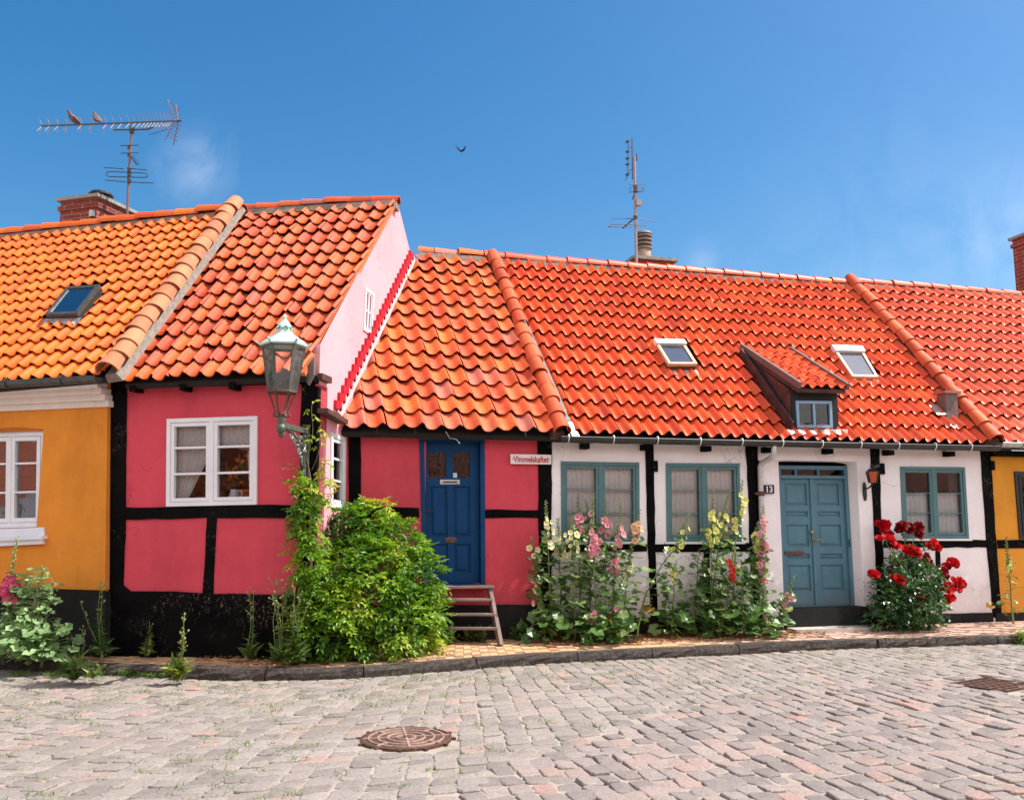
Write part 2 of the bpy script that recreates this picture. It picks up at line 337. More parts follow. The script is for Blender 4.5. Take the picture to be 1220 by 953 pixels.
PET = dict(cream=petalmat('cream_petal', (.86, .84, .52), (.82, .74, .30)), pink=petalmat('pink_petal', (.86, .40, .45), (.78, .20, .30)), palepink=petalmat('pale_pink_petal', (.84, .50, .48), (.74, .26, .32)),
 apricot=petalmat('apricot_petal', (.86, .58, .34), (.80, .40, .22)), yellow=petalmat('yellow_petal', (.84, .82, .30), (.74, .68, .14)), red=petalmat('scarlet_petal', (.78, .045, .035), (.62, .02, .02)),
 magenta=petalmat('magenta_petal', (.62, .02, .14), (.80, .25, .36)), rose=petalmat('red_rose_petal', (.66, .008, .012), (.40, .002, .006), .25), rosedark=petalmat('dark_red_rose_petal', (.28, .004, .010), (.16, .002, .006), .2))
# ------------------------------------------------------------------ builders for houses
def wall(mb, fr, s0, s1, z0, z1, holes=(), th=.30, col=None, mi=0):
    """thick wall with real openings; holes are (sa, sb, za, zb)"""
    S = sorted({s0, s1, *[h[0] for h in holes], *[h[1] for h in holes]}); Z = sorted({z0, z1, *[h[2] for h in holes], *[h[3] for h in holes]})
    def solid(a, b, c, e):
        cs, cz = (a+b)/2, (c+e)/2
        return not any(h[0] < cs < h[1] and h[2] < cz < h[3] for h in holes)
    for i in range(len(S)-1):
        for j in range(len(Z)-1):
            a, b, c, e = S[i], S[i+1], Z[j], Z[j+1]
            if solid(a, b, c, e):
                mb.quad(fr.p(a, c), fr.p(b, c), fr.p(b, e), fr.p(a, e), col, mi)
                mb.quad(fr.p(b, c, -th), fr.p(a, c, -th), fr.p(a, e, -th), fr.p(b, e, -th), col, mi)
    for a, b, c, e in holes:
        for q in (((a, c), (a, e)), ((b, e), (b, c)), ((b, c), (a, c)), ((a, e), (b, e))):
            (p, r), (s, u) = q; mb.quad(fr.p(p, r, 0), fr.p(s, u, 0), fr.p(s, u, -th), fr.p(p, r, -th), col, mi)
    for q in (((s0, z0), (s0, z1)), ((s1, z1), (s1, z0)), ((s0, z1), (s1, z1))):
        (p, r), (s, u) = q; mb.quad(fr.p(p, r, 0), fr.p(p, r, -th), fr.p(s, u, -th), fr.p(s, u, 0), col, mi)

def quadmap(fr, tl, tr, br, bl, d=0.0):
    """a leaning rectangle measured on the facade: a runs left to right, b top to bottom, e outwards"""
    P = [fr.sz(*p, d) for p in (tl, tr, br, bl)]
    def q(a, b, e=0.0):
        s = (P[0][0]*(1-a)+P[1][0]*a)*(1-b)+(P[3][0]*(1-a)+P[2][0]*a)*b
        z = (P[0][1]*(1-a)+P[1][1]*a)*(1-b)+(P[3][1]*(1-a)+P[2][1]*a)*b
        return fr.p(s, z, d+e)
    q.P = P; q.W = ((P[1][0]-P[0][0])+(P[2][0]-P[3][0]))/2; q.H = ((P[0][1]-P[3][1])+(P[1][1]-P[2][1]))/2; q.fr = fr; q.d = d
    return q
def qbox(mb, q, a0, a1, b0, b1, e0, e1, col=None):
    mb.hexa([q(a0, b1, e1), q(a1, b1, e1), q(a1, b0, e1), q(a0, b0, e1), q(a0, b1, e0), q(a1, b1, e0), q(a1, b0, e0), q(a0, b0, e0)], col)
def qframe(mb, q, a0, a1, b0, b1, wx, wy, e0, e1):
    qbox(mb, q, a0, a0+wx, b0, b1, e0, e1); qbox(mb, q, a1-wx, a1, b0, b1, e0, e1)
    qbox(mb, q, a0+wx, a1-wx, b0, b0+wy, e0, e1-.002); qbox(mb, q, a0+wx, a1-wx, b1-wy, b1, e0, e1-.002)
def hole(q, ins=.025):
    s = [p[0] for p in q.P]; z = [p[1] for p in q.P]
    return (max(s[0], s[3])+ins, min(s[1], s[2])-ins, max(z[2], z[3])+ins, min(z[0], z[1])-ins)

def window(house, q, mat, glass, panes, bars, sash=.045, fr_w=.05, bar=.022, mull=None, name='window', label=None, proud=.018, hinges=None):
    """panes: (a0, a1) of each casement as fractions of the frame; bars: heights of the glazing bars"""
    W, H = q.W, q.H; wx, wy = fr_w/W, fr_w/H
    f = MB(); qframe(f, q, 0, 1, 0, 1, wx, wy, -.07, proud)
    if len(panes) > 1:
        for (a, b), (c, e) in zip(panes[:-1], panes[1:]): qbox(f, q, b+.002, c-.002, wy, 1-wy, -.07, proud-.004)
    win = obj(name, f, mat, house, label=label)
    for a0, a1 in panes:
        s = MB(); sx, sy = sash/W, sash/H
        b0, b1 = wy+.004, 1-wy-.004
        qframe(s, q, a0, a1, b0, b1, sx, sy, -.045, proud-.010)
        for b in bars: qbox(s, q, a0+sx, a1-sx, b-bar/2/H, b+bar/2/H, -.040, proud-.014)
        if hinges:
            pass
        obj('casement', s, mat, win)
        g = MB(); ys = [b0+sy*.6]+list(bars)+[b1-sy*.6]
        for b, c in zip(ys[:-1], ys[1:]):
            j = [rng.uniform(-.003, .003) for _ in range(3)]     # old panes never lie quite in one plane
            A, B = a0+sx*.6, a1-sx*.6
            g.quad(q(A, c, -.026+j[0]), q(B, c, -.026+j[1]), q(B, b, -.026+j[2]), q(A, b, -.026+j[0]-j[1]+j[2]))
        obj('pane', g, glass, win)
    if hinges:
        for a, b in hinges: h = MB(); qbox(h, q, a-.012/W, a+.012/W, b-.03/H, b+.03/H, proud-.01, proud+.006); obj('hinge', h, M['black'], win)
    return win

def curtain(q, a0, a1, b0, b1, e, n, amp, mat, label, group, edge=None, base_ab=None):
    """pleated cloth hanging behind the glass; edge(t) gives the inner edge when it is drawn aside"""
    mb = MB(); nx, ny = n*6, 14; vs = []
    for j in range(ny+1):
        b = b0+(b1-b0)*j/ny
        l, r = (a0, a1) if edge is None else edge(j/ny)
        for i in range(nx+1):
            t = i/nx; vs.append(q(l+(r-l)*t, b+(.006*math.sin(t*40) if j == ny else 0), e+amp*math.sin(t*n*2*math.pi+.6*math.sin(3*t+j*.1))))
    mb.add(vs, [(j*(nx+1)+i, j*(nx+1)+i+1, (j+1)*(nx+1)+i+1, (j+1)*(nx+1)+i) for j in range(ny) for i in range(nx)])
    return tag(obj('curtain', mb, mat, base=q((a0+a1)/2, b1, e), smooth=True), label, 'curtain', group)

def tile_field(A, B, C, D, ncol, nrow, amp=.024, lift=.026, jit=.004, sag=.02, seed=0, drop=(), shade=None, ex=1.35):
    """one mesh of S-shaped pantiles over the slope A B (eave) C D (ridge), each tile modelled"""
    r = random.Random(seed); mb = MB(); A, B, C, D = map(Vector, (A, B, C, D))
    N = (B-A).cross(D-A).normalized(); m = 8
    dn = (A-D).normalized()
    def prof(x): y = math.cos(2*math.pi*(x-.86)); return amp*(((.5+.5*y)**ex)*2-1)+.007*(1-x)
    def base(a, t):
        p = (A*(1-a)+B*a)*(1-t)+(D*(1-a)+C*a)*t
        s = noise.noise(p*.55+Vector((seed*3.1, 0, 0)))*sag
        return p+N*s
    for j in range(nrow):
        for i in range(ncol):
            ca, ct = (i+.5)/ncol, (j+.5)/nrow
            if any(x0 < ca < x1 and t0 < ct < t1 for x0, x1, t0, t1 in drop): r.random(); continue
            t0, t1 = j/nrow, (j+1)/nrow
            jl, ja, jt, tw = r.gauss(0, jit), r.gauss(0, jit)*.7/((B-A).length), r.gauss(0, jit)*1.6/((D-A).length), r.gauss(0, jit*.6)
            vs = []
            for k in range(m+1):
                x = k/m; a = (i+x)/ncol+ja; h = prof(x)+tw*(x-.5)
                # the lower lip is rounded, so the courses read as scales
                lo = base(a, t0+jt)+dn*(.012*(1-prof(x)/amp)*.5)
                vs += [lo+N*(h+lift+jl-.016), lo+N*(h+lift+jl-.004)+dn*.002, lo-dn*.012+N*(h+lift+jl), base(a, (t0*.45+t1*.55))+N*(h+lift*.55+jl*.5), base(a, t1+.06/nrow)+N*(h+jl*.2)]
            fs = []
            for k in range(m):
                for e in range(4): fs.append((k*5+e, (k+1)*5+e, (k+1)*5+e+1, k*5+e+1))
            c = r.random() if shade is None else shade(ca, ct, r)
            mb.add(vs, fs, (c, r.random()**3, r.random()))
    mb.N = N
    return mb
def smooth_tiles(o):
    me = o.data; me.polygons.foreach_set('use_smooth', [True]*len(me.polygons))
    # keep the lips crisp
    o.data.set_sharp_from_angle(angle=R(38))

def cap_run(P, Q, n, r, up, seed=0, gap=.02, lo=1.10, hi=.88, seg=10, wob=.008, wide=math.pi*1.02):
    """half-round ridge tiles laid from P (lower end) to Q, each lapping the next"""
    rr = random.Random(seed); mb = MB(); P, Q = Vector(P), Vector(Q); t = (Q-P).normalized(); L = (Q-P).length/n
    sd = t.cross(up).normalized(); n_ = sd.cross(t).normalized()
    for i in range(n):
        o = Vector((rr.gauss(0, wob), rr.gauss(0, wob), rr.gauss(0, wob))); a = P+t*(L*i-.03)+o; b = P+t*(L*(i+1)+.02)+o
        vs = []
        for q, rad in ((a, r*lo-.016), (a, r*lo), (b, r*hi), (b, r*hi-.016)):
            for k in range(seg+1):
                an = math.pi/2+wide/2-wide*k/seg
                vs.append(q+sd*math.cos(an)*rad+n_*math.sin(an)*rad)
        S = seg+1; fs = []
        for e in range(3):
            for k in range(seg): fs.append((e*S+k, e*S+k+1, (e+1)*S+k+1, (e+1)*S+k))
        fs += [(0, S, 2*S, 3*S), (S-1, 2*S-1, 3*S-1, 4*S-1)]
        mb.add(vs, fs, (rr.random(), rr.random()**2, 0))
    return mb
def ribbon(pts, w0, w1, h, up):       # mortar bed under a run of ridge tiles
    mb = MB(); pts = [Vector(p) for p in pts]
    for a, b in zip(pts[:-1], pts[1:]):
        t = (b-a).normalized(); sd = t.cross(up).normalized(); n_ = sd.cross(t).normalized()
        mb.hexa([a+sd*w1-n_*h, b+sd*w1-n_*h, b+sd*w1*.8+n_*.02, a+sd*w1*.8+n_*.02, a-sd*w0-n_*h, b-sd*w0-n_*h, b-sd*w0*.8+n_*.02, a-sd*w0*.8+n_*.02])
    return mb
def slab(A, B, C, D, th):             # boarding under the tiles
    mb = MB(); A, B, C, D = map(Vector, (A, B, C, D)); N = (B-A).cross(D-A).normalized()
    mb.hexa([A, B, C, D, A-N*th, B-N*th, C-N*th, D-N*th]); return mb
def gutter(house, P, Q, r, mat, nclips, name='gutter', clip='clip', off0=.06):
    P, Q = Vector(P), Vector(Q); mb = MB(); t = (Q-P).normalized(); sd = Vector((t.y, -t.x, 0)).normalized(); n = 9
    vs = []
    for q in (P, Q):
        for rad in (r, r-.008):
            for k in range(n+1):
                an = math.pi+math.pi*k/n; vs.append(q-sd*math.cos(an)*rad+UP*math.sin(an)*rad)
    S = n+1; fs = []
    for k in range(n): fs += [(k, k+1, 2*S+k+1, 2*S+k), (S+k, S+k+1, 3*S+k+1, 3*S+k), (k, k+1, S+k+1, S+k), (2*S+k, 2*S+k+1, 3*S+k+1, 3*S+k)]
    fs += [(0, S, 3*S, 2*S), (n, S+n, 3*S+n, 2*S+n)]
    mb.add(vs, fs)
    for q in (P, Q): mb.add([q]+[q-sd*math.cos(math.pi+math.pi*k/n)*(r-.001)+UP*math.sin(math.pi+math.pi*k/n)*(r-.001) for k in range(n+1)], [(0, k, k+1) for k in range(1, n+1)])
    # rolled front bead
    mb.tube([P+sd*r+UP*.004, Q+sd*r+UP*.004], .009, 6)
    g = obj(name, mb, mat, house, smooth=False)
    L = (Q-P).length
    for i in range(nclips):
        c = MB(); q = P+t*(L*(i+off0*nclips)/nclips+.02)
        c.tube([q+sd*r*.3+UP*.03, q+sd*r*.9+UP*.03]+[q-sd*math.cos(a)*(r+.008)+UP*math.sin(a)*(r+.008) for a in [math.pi+math.pi*.55*k/6-.12 for k in range(7)]], .0075, 5)
        obj('gutter_bracket', c, M[clip], g)
    return g

def px_prism(mb, fr, pts, d0, d1, jit=.0065, step=.16):
    mb.prism(fr, [fr.sz(x, y, d1) for x, y in pts], d0, d1, jit, step)
def timber(house, fr, name, pts, mat='tar', d=.014, label=None):
    mb = MB(); px_prism(mb, fr, pts, -.02, d); return obj(name, mb, M[mat], house, label=label)

# ------------------------------------------------------------------ roof planes
SR = .25
def roofR(s, run):                    # point of the long right-hand roof: run 0 at the eave, 1 at the ridge
    return FR.p(s, 2.635+(5.80-2.635)*run, SR-(SR+2.9)*run)
RN = (roofR(1, 0)-roofR(0, 0)).cross(roofR(0, 1)-roofR(0, 0)).normalized()
def on_roofR(px, py, off=0.0):
    w = hit(px, py, roofR(0, 0)+RN*off, RN); return w
def roofR_st(w):
    s, d = FR.sd(w); return s, (SR-d)/(SR+2.9)

# ================================================================== yellow house on the left
hy = thing('yellow_house', 'ochre yellow house with orange tiled roof, white stepped cornice and white window', 'house', FY.p(-1.5, ZP, -1.5))
sY = -4.2
q = quadmap(FY, (-27, 515.5), (55.4, 513.5), (53.5, 627.5), (-28, 630), -.05); qYW = q
hq = hole(q, -.004); hq = (hq[0], hq[1], hq[2]-.10, hq[3])
zc = FY.sz(100, 486)[1]; zpl = FY.sz(90, 702)[1]
mb = MB(); wall(mb, FY, sY, .25, ZP, 3.06, [hq], .30)
mb.quad(FY.p(sY, ZP, -5), FY.p(sY, ZP, 0), FY.p(sY, 3.06, 0), FY.p(sY, 3.06, -5)); mb.quad(FY.p(0, ZP, -5), FY.p(sY, ZP, -5), FY.p(sY, 3.06, -5), FY.p(0, 3.06, -5))
yT, yL = FY.at(128.3, 470), FY.at(125.3, 705); yno = (yL-yT).cross(FY.n); yno = yno if yno.dot(FY.u) > 0 else -yno
obj('wall', mb, M['yellow'], hy, cuts=[(yT, yno)])
mb = MB(); e_t, e_b = yT+(yT-yL)*.15, yL; mb.quad(e_b-FY.n*.001, e_b-FY.n*4, e_t-FY.n*4, e_t-FY.n*.001); obj('side_wall', mb, M['yellow'], hy)
mb = MB(); e_c = yL+(yL-yT)*.35; mb.quad(e_c+FY.n*.02+yno*.011, e_c-FY.n*.3+yno*.011, e_b-FY.n*.3+yno*.011, e_b+FY.n*.02+yno*.011); obj('plinth_return', mb, M['plinth2'], hy)
mb = MB(); mb.box(FY, sY, .25, ZP-.05, zpl, -.1, .02); obj('plinth', mb, M['plinth2'], hy, cuts=[(yT+yno*.012, yno)])
mb = MB(); mb.box(FY, sY, 0, ZP-.04, ZP, -4.9, -.4); obj('interior_floor', mb, M['inside'], hy)
mb = MB()
for k, (z0, z1, d) in enumerate(((zc, zc+.068, .03), (zc+.068, zc+.135, .07), (zc+.135, zc+.20, .11), (zc+.20, 3.10, .15))): mb.box(FY, sY, .01-.02*k, z0, z1, -.05, d)
obj('cornice', mb, M['cornice'], hy)
w = window(hy, q, M['whitepaint'], M['glassY'], [(.075, .485), (.515, .925)], [.335, .635], .05, .055, .022, proud=.02, hinges=[(.985, .15), (.985, .37), (.985, .88)])
mb = MB(); qq = quadmap(FY, (-30, 631), (53.5, 628), (54, 646), (-30, 650), 0)
qbox(mb, qq, 0, 1, 0, .55, -.06, .02); qbox(mb, qq, -.02, 1.03, .55, .78, -.06, .075); qbox(mb, qq, 0, 1, .78, 1.1, -.06, .045); obj('window_sill', mb, M['creampaint'], hy)
# shallow arch over the window, recess shade put into its darker orange
mb = MB(); hz = hq[3]
n = 10
for k in range(n):
    t0, t1 = k/n, (k+1)/n; s0 = hq[0]+(hq[1]-hq[0])*t0; s1 = hq[0]+(hq[1]-hq[0])*t1
    mb.hexa([FY.p(s0, hz-.002, .003), FY.p(s1, hz-.002, .003), FY.p(s1, hz+.012+.035*math.sin(math.pi*t1), .003), FY.p(s0, hz+.012+.035*math.sin(math.pi*t0), .003),
             FY.p(s0, hz-.002, -.03), FY.p(s1, hz-.002, -.03), FY.p(s1, hz+.012+.035*math.sin(math.pi*t1), -.03), FY.p(s0, hz+.012+.035*math.sin(math.pi*t0), -.03)])
obj('window_arch', mb, plaster('arch_shade', (.50, .14, .02), .05), hy)
# roof
yB = FY.at(128, 445, .25); yC = FY.at(281, 252, -2.5); yA0 = FY.at(-20, 458, .25); yD0 = FY.at(0, 281, -2.5)
eu = (yB-yA0).normalized(); ru = (yC-yD0).normalized()
yA = yB-eu*4.8; yD = yC-ru*4.8
skY = [(80.6, 343), (119.6, 340), (92, 375), (54, 376)]
YN = (yB-yA).cross(yD-yA).normalized()
def uvY(px, py):
    w = hit(px, py, yA, YN); run = (yD-yA); t = (w-yA).dot(run)/run.dot(run) if False else None
    z0 = yA.z+(yB.z-yA.z)*.5; z1 = (yC.z+yD.z)/2; t = (w.z-z0)/(z1-z0); L = yA*(1-t)+yD*t; Rr = yB*(1-t)+yC*t
    return (w-L).dot((Rr-L).normalized())/(Rr-L).length, t, w
ncY, nrY = 25, 15
u = [uvY(*p) for p in skY]
mb = tile_field(yA, yB, yC, yD, ncY, nrY, .028, .046, .003, .02, 3, drop=[(min(u[3][0], u[0][0])+.01, max(u[1][0], u[2][0])-.01, u[3][1], u[0][1]-.02)], ex=1.9, shade=lambda a, t, r: r.betavariate(2.2, 2)*.75+.25*(1-t)*r.random())
o = obj('tiled_roof', mb, M['roofY'], hy); smooth_tiles(o)
mb = slab(yA-YN*.05, yB-YN*.05, yC-YN*.05, yD-YN*.05, .08)
bk = FY.n*-2.9+UP*-3.0
mb.hexa([yD, yC, yC+bk, yD+bk, yD-UP*.1, yC-UP*.1, yC+bk-UP*.1, yD+bk-UP*.1])
obj('roof_boarding', mb, M['dark'], hy)
mb = cap_run(yD+UP*.0, yC+UP*.0+ru*.12, 14, .115, UP, 5); o = obj('ridge_tiles', mb, M['roofY'], hy); smooth_tiles(o)
mb = ribbon([yD-UP*.04, yC-UP*.04], .15, .12, .07, UP); obj('ridge_mortar', mb, M['mortar'], hy)
vP = FY.at(134, 448, .31); vQ = FY.at(284, 248, -2.5)+UP*.02
mb = cap_run(vP+YN*.07, vQ+YN*.07, 17, .125, YN, 9, lo=1.10, hi=.88); o = obj('verge_tiles', mb, M['cap'], hy, label='pale worn half-round tiles down the roof verge'); smooth_tiles(o)
vr = (vQ-vP).normalized().cross(YN)
mb = ribbon([vP, vQ], .10, .085, .08, YN); obj('verge_mortar', mb, M['mortarL'], hy)
g0 = FY.at(-10, 456.5, .36); g1 = FY.at(118, 449.5, .36); g0 = g1-(g1-g0).normalized()*4.6
gutter(hy, g0, g1, .062, M['zinc'], 6, clip='zinc')
# skylight in the yellow roof
def skylight(house, pts, plane_pt, N, frame_mat, name='skylight', head=None, rise=.07, open_=0.0, bw=.05):
    P = [hit(x, y, plane_pt+N*rise, N) for x, y in pts]           # TL TR BR BL on the roof
    P[2] = P[2]+N*open_; P[3] = P[3]+N*open_
    def q(a, b, e=0.0): return (P[0]*(1-a)+P[1]*a)*(1-b)+(P[3]*(1-a)+P[2]*a)*b+N*e
    W = (P[1]-P[0]).length; H = (P[3]-P[0]).length; wx, wy = bw/W, bw/H
    f = MB(); qframe(f, q, 0, 1, 0, 1, wx, wy, -.03, .02)
    sk = obj(name, f, M[frame_mat], house)
    if head: hd_ = MB(); qbox(hd_, q, -.02, 1.02, -.02, .17, -.02, .05); obj('head_flashing', hd_, M['whitepaint'], sk)
    k = MB(); qbox(k, q, .01, 1-.01, .01, .99, -.13-open_, -.032); obj('kerb_box', k, M['dark'] if not head else M['brownwood'], sk)
    g = MB(); g.quad(q(wx*.8, 1-wy*.8, .004), q(1-wx*.8, 1-wy*.8, .004), q(1-wx*.8, wy*.8, .004), q(wx*.8, wy*.8, .004)); obj('pane', g, M['glassR'], sk)
    l = MB(); n = 12
    for i in range(n):                                               # dressed lead apron, lying over the tile waves
        a0, a1 = -.06+1.12*i/n, -.06+1.12*(i+1)/n; h0 = .018*math.cos(2*math.pi*i/3.2); h1 = .018*math.cos(2*math.pi*(i+1)/3.2)
        l.quad(q(a0, 1.0, -.045-open_), q(a1, 1.0, -.045-open_), q(a1, 1.17+.03*math.sin(i*2), -.058-open_+h1), q(a0, 1.17+.03*math.sin(i*2-2), -.058-open_+h0))
    obj('lead_apron', l, M['zincL'] if not head else M['lead'], sk)
    return sk
skylight(hy, skY, yA, YN, 'zinc')
# chimney behind the ridge
def chimney(house, fr, s0, s1, d0, d1, z0, z1, mat, cap='cement'):
    mb = MB(); mb.box(fr, s0, s1, z0, z1, d0, d1); mb.box(fr, s0-.03, s1+.03, z1-.16, z1-.085, d0-.03, d1+.03)
    c = obj('chimney', mb, M[mat], house)
    mb = MB(); mb.box(fr, s0-.055, s1+.055, z1, z1+.055, d0-.055, d1+.055); obj('chimney_cap', mb, M[cap], c); return c
cA = FY.at(73, 236, -2.95); cB = FY.at(116, 236, -2.95)
s0, _ = FY.sd(cA); s1, _ = FY.sd(cB)
cz = (cA.z+cB.z)/2-.03
ch = chimney(hy, FY, s0, s1, -3.85, -2.95, 4.6, cz, 'brick')
pc = FY.p((s0+s1)/2+.06, cz+.05, -3.35)
mb = MB(); mb.lathe(pc, [(.13, 0), (.13, .06), (.19, .075), (.19, .10), (.16, .12), (.20, .15), (.16, .20), (.05, .22)], 16); obj('chimney_pot', mb, M['black'], ch)
mb = MB(); mb.box(FY, s1-.10, s1-.02, cz-.32, cz-.22, -2.95, -2.90); obj('junction_box', mb, M['zincL'], ch)

# ================================================================== pink house with the lit gable
hp = thing('pink_house', 'raspberry pink half-timbered gabled house with tarred black base, at the street corner', 'house', FL.p(-1.1, ZP, -1.3))
sP = FL.sd(FY.p(0, 0, 0))[0]-.02
zt = 3.05
q = quadmap(FL, (200.2, 499.3), (307.6, 495.9), (307, 601), (199.3, 603.4), .0); qPW = q
mb = MB(); wall(mb, FL, sP, -.0, ZP, zt, [hole(q)], .30)
mb.quad(FL.p(sP, ZP, 0), FL.p(sP, ZP, -4), FL.p(sP, zt, -4), FL.p(sP, zt, 0))
obj('wall', mb, M['pink'], hp)
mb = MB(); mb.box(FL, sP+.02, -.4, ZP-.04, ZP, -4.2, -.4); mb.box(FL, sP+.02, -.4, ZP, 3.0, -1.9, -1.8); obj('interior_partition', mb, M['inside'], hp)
# gable: a thick wall cut along both slopes of the roof
rdg = FG.at(473, 238, 0); gs, gz = FG.sd(rdg)[0], rdg.z
low = FG.at(372, 428, 0); ls, lz = FG.sd(low)[0], low.z
back = FG.at(486.5, 292, 0); bs, bz = FG.sd(back)[0], back.z
def gplane(a, b, sgn):
    A, B = FG.p(a[0], a[1]), FG.p(b[0], b[1]); no = (B-A).cross(FG.n); no = no if no.z > 0 else -no; return (A, no)
qg1 = quadmap(FG, (434.4, 342.5), (445, 350.5), (441.6, 399.6), (432.4, 393.4)); qg2 = quadmap(FG, (393.5, 515), (410.5, 521), (410.2, 607), (393, 604))
mb = MB(); wall(mb, FG, 0.04, 5.6, ZP, gz+.2, [hole(qg1, .015), hole(qg2, .02)], .30)
e0 = (-.2, lz-(gz-lz)/(gs-ls)*(ls+.2)); 
obj('gable_wall', mb, M['palepink'], hp, cuts=[gplane(e0, (gs, gz), 1), gplane((gs, gz), (gs+2*(bs-gs), gz+2*(bz-gz)), 1)], label='pale pink sunlit gable wall with a tiny white window')
window(hp, qg1, M['whitepaint'], M['glass'], [(.16, .49), (.51, .84)], [.5], .02, .035, .018, label='tiny white window high in the gable')
window(hp, qg2, M['whitepaint'], M['glass'], [(.10, .90)], [.335, .63], .04, .05, .022, label='narrow white window beside the inner corner')
# tarred base and timbers
zb = FL.sz(250, 706)[1]
mb = MB(); px_prism(mb, FL, [(121, 705), (145, 697), (154, 704), (241, 706), (253, 707), (353, 709.5), (374, 709), (375, 792), (120, 785)], -.03, .03, .006); obj('plinth', mb, M['tarwall'], hp)
mb = MB(); mb.box(FG, -.02, .95, ZP-.03, FL.sz(360, 708)[1], -.1, .012); obj('gable_plinth', mb, M['tarwall'], hp)
timber(hp, FL, 'timber_post', [(124, 452), (150, 452), (149.5, 600), (146, 712), (120, 712), (122, 600)], d=.020)
timber(hp, FL, 'timber_post', [(359, 448), (374.5, 448), (374.5, 600), (374.5, 715), (352, 715), (356, 600)], d=.020)
mb = MB(); mb.box(FG, -.015, .07, .7, 3.02, -.05, .012); obj('timber_post', mb, M['tar'], hp)
timber(hp, FL, 'timber_post', [(246.5, 611), (258.5, 611), (255.5, 660), (253, 712), (240.5, 712), (243.5, 660)], d=.016)
timber(hp, FL, 'timber_rail', [(147, 604), (200, 604), (270, 601), (356, 602), (356, 617), (258, 617.5), (245, 616), (200, 618), (147, 619)], d=.018)
mb = MB(); px_prism(mb, FL, [(141, 452.5), (374, 446), (374, 454.5), (141, 461)], -.05, .10, .004); obj('eave_beam', mb, M['tar'], hp)
for i in range(4):
    mb = MB(); s = FL.sz(165+58*i, 456)[0]; mb.box(FL, s, s+.07, zt-.06, zt+.01, -.02, .17); obj('rafter_end', mb, M['tar'], hp)
w = window(hp, q, M['whitepaint'], M['glass'], [(.045, .475), (.525, .955)], [.338, .635], .04, .045, .024, proud=.03)
mb = MB(); h = hole(q); mb.box(FL, h[0]-.2, h[1]+.2, h[2]-.05, h[2]+.005, -.62, -.075); obj('inner_sill', mb, M['oak'], w)
# roof
pA = FL.at(146, 453.5, .22); pB = FL.at(363, 444, .22); pC = FG.at(472.5, 239.5, .06); pD = hit(288, 251, pC, FL.n)
PN = (pB-pA).cross(pD-pA).normalized()
def shP(a, t, r):
    v = r.betavariate(1.6, 1.5); return min(1, v*.85+.25*max(0, noise.noise(Vector((a*3, t*3, 1)))))
mb = tile_field(pA, pB, pC, pD, 11, 14, .031, .050, .007, .05, 11, shade=shP, ex=2.1); o = obj('tiled_roof', mb, M['roofP'], hp); smooth_tiles(o)
mb = slab(pA-PN*.055, pB-PN*.055, pC-PN*.055, pD-PN*.055, .07); bk = FL.n*-3.2+UP*-1.9
mb.hexa([pD, pC, pC+bk, pD+bk, pD-UP*.1, pC-UP*.1, pC+bk-UP*.1, pD+bk-UP*.1]); obj('roof_boarding', mb, M['dark'], hp, cuts=[(CORNER-FG.n*.02, FG.n)])
mb = cap_run(pD+UP*.0-(pC-pD)*.02, pC+UP*.0, 7, .10, UP, 21, wob=.01); o = obj('ridge_tiles', mb, M['roofP'], hp); smooth_tiles(o)
mb = ribbon([pD-UP*.04, pC-UP*.04], .15, .12, .07, UP); obj('ridge_mortar', mb, M['mortar'], hp)
mb = MB(); a, b = pB+(pC-pB)*.0, pC; mb.hexa([a-PN*.045, b-PN*.045, b-PN*.0, a-PN*.0, a-PN*.045+FG.n*-.05, b-PN*.045+FG.n*-.05, b+FG.n*-.05, a+FG.n*-.05]); obj('verge_strip', mb, plain('verge_orange', (.62, .16, .05), .7), hp)
# slate at the foot of the verge, painted post cap, little pent strip on the gable
mb = MB(); FGa = lambda x, y, d=.0: FG.at(x, y, d)
mb.prism(FL, [FL.sz(x, y, .14) for x, y in [(362, 441), (374.5, 424), (374, 446), (367.5, 459), (361, 449)]], .10, .14); obj('verge_slate', mb, plain('grey_slate', (.16, .13, .12), .7), hp)
a, b = FG.sz(378, 448), FG.sz(385, 453)
mb = MB(); mb.box(FG, a[0], b[0]+.12, b[1]-.02, b[1]+.05, 0, .06); obj('post_cap', mb, M['brownwood'], hp)
a, b = FG.at(379, 489, .02), FG.at(404, 503, .02)
mb = MB(); mb.bar(a+FG.n*.05, b+FG.n*.05, .12, .05); obj('pent_board', mb, M['brownwood'], hp)
# stepped red flashing where the lower roof meets the gable
fa, fb = FG.sz(399, 489), FG.sz(490, 303); n = 27
mb = MB(); m2 = MB(); m3 = MB()
for i in range(n):
    t0, t1 = i/n, (i+1)/n
    sA, sB = fa[0]+(fb[0]-fa[0])*t0, fa[0]+(fb[0]-fa[0])*t1; zA, zB = fa[1]+(fb[1]-fa[1])*t0, fa[1]+(fb[1]-fa[1])*t1
    mb.box(FG, sA-.05, sB+.03, zA+.015, zB+.012, -.02, .035)
    m2.hexa([FG.p(sA+.02, zA-.01, .03), FG.p(sA+.17, zA-.05, .03), FG.p(sB+.17, zB-.05, .03), FG.p(sB+.02, zB-.01, .03), FG.p(sA+.02, zA-.01, -.02), FG.p(sA+.17, zA-.05, -.02), FG.p(sB+.17, zB-.05, -.02), FG.p(sB+.02, zB-.01, -.02)])
    m2.box(FG, sA+.065, sA+.10, zA+.0, zA+.035, -.02, .038, mi=1)
obj('stepped_flashing', mb, M['redpaint'], hp); obj('flashing_fillet', m2, [plaster('fillet_plaster', (.72, .50, .50), .05), M['tar']], hp)
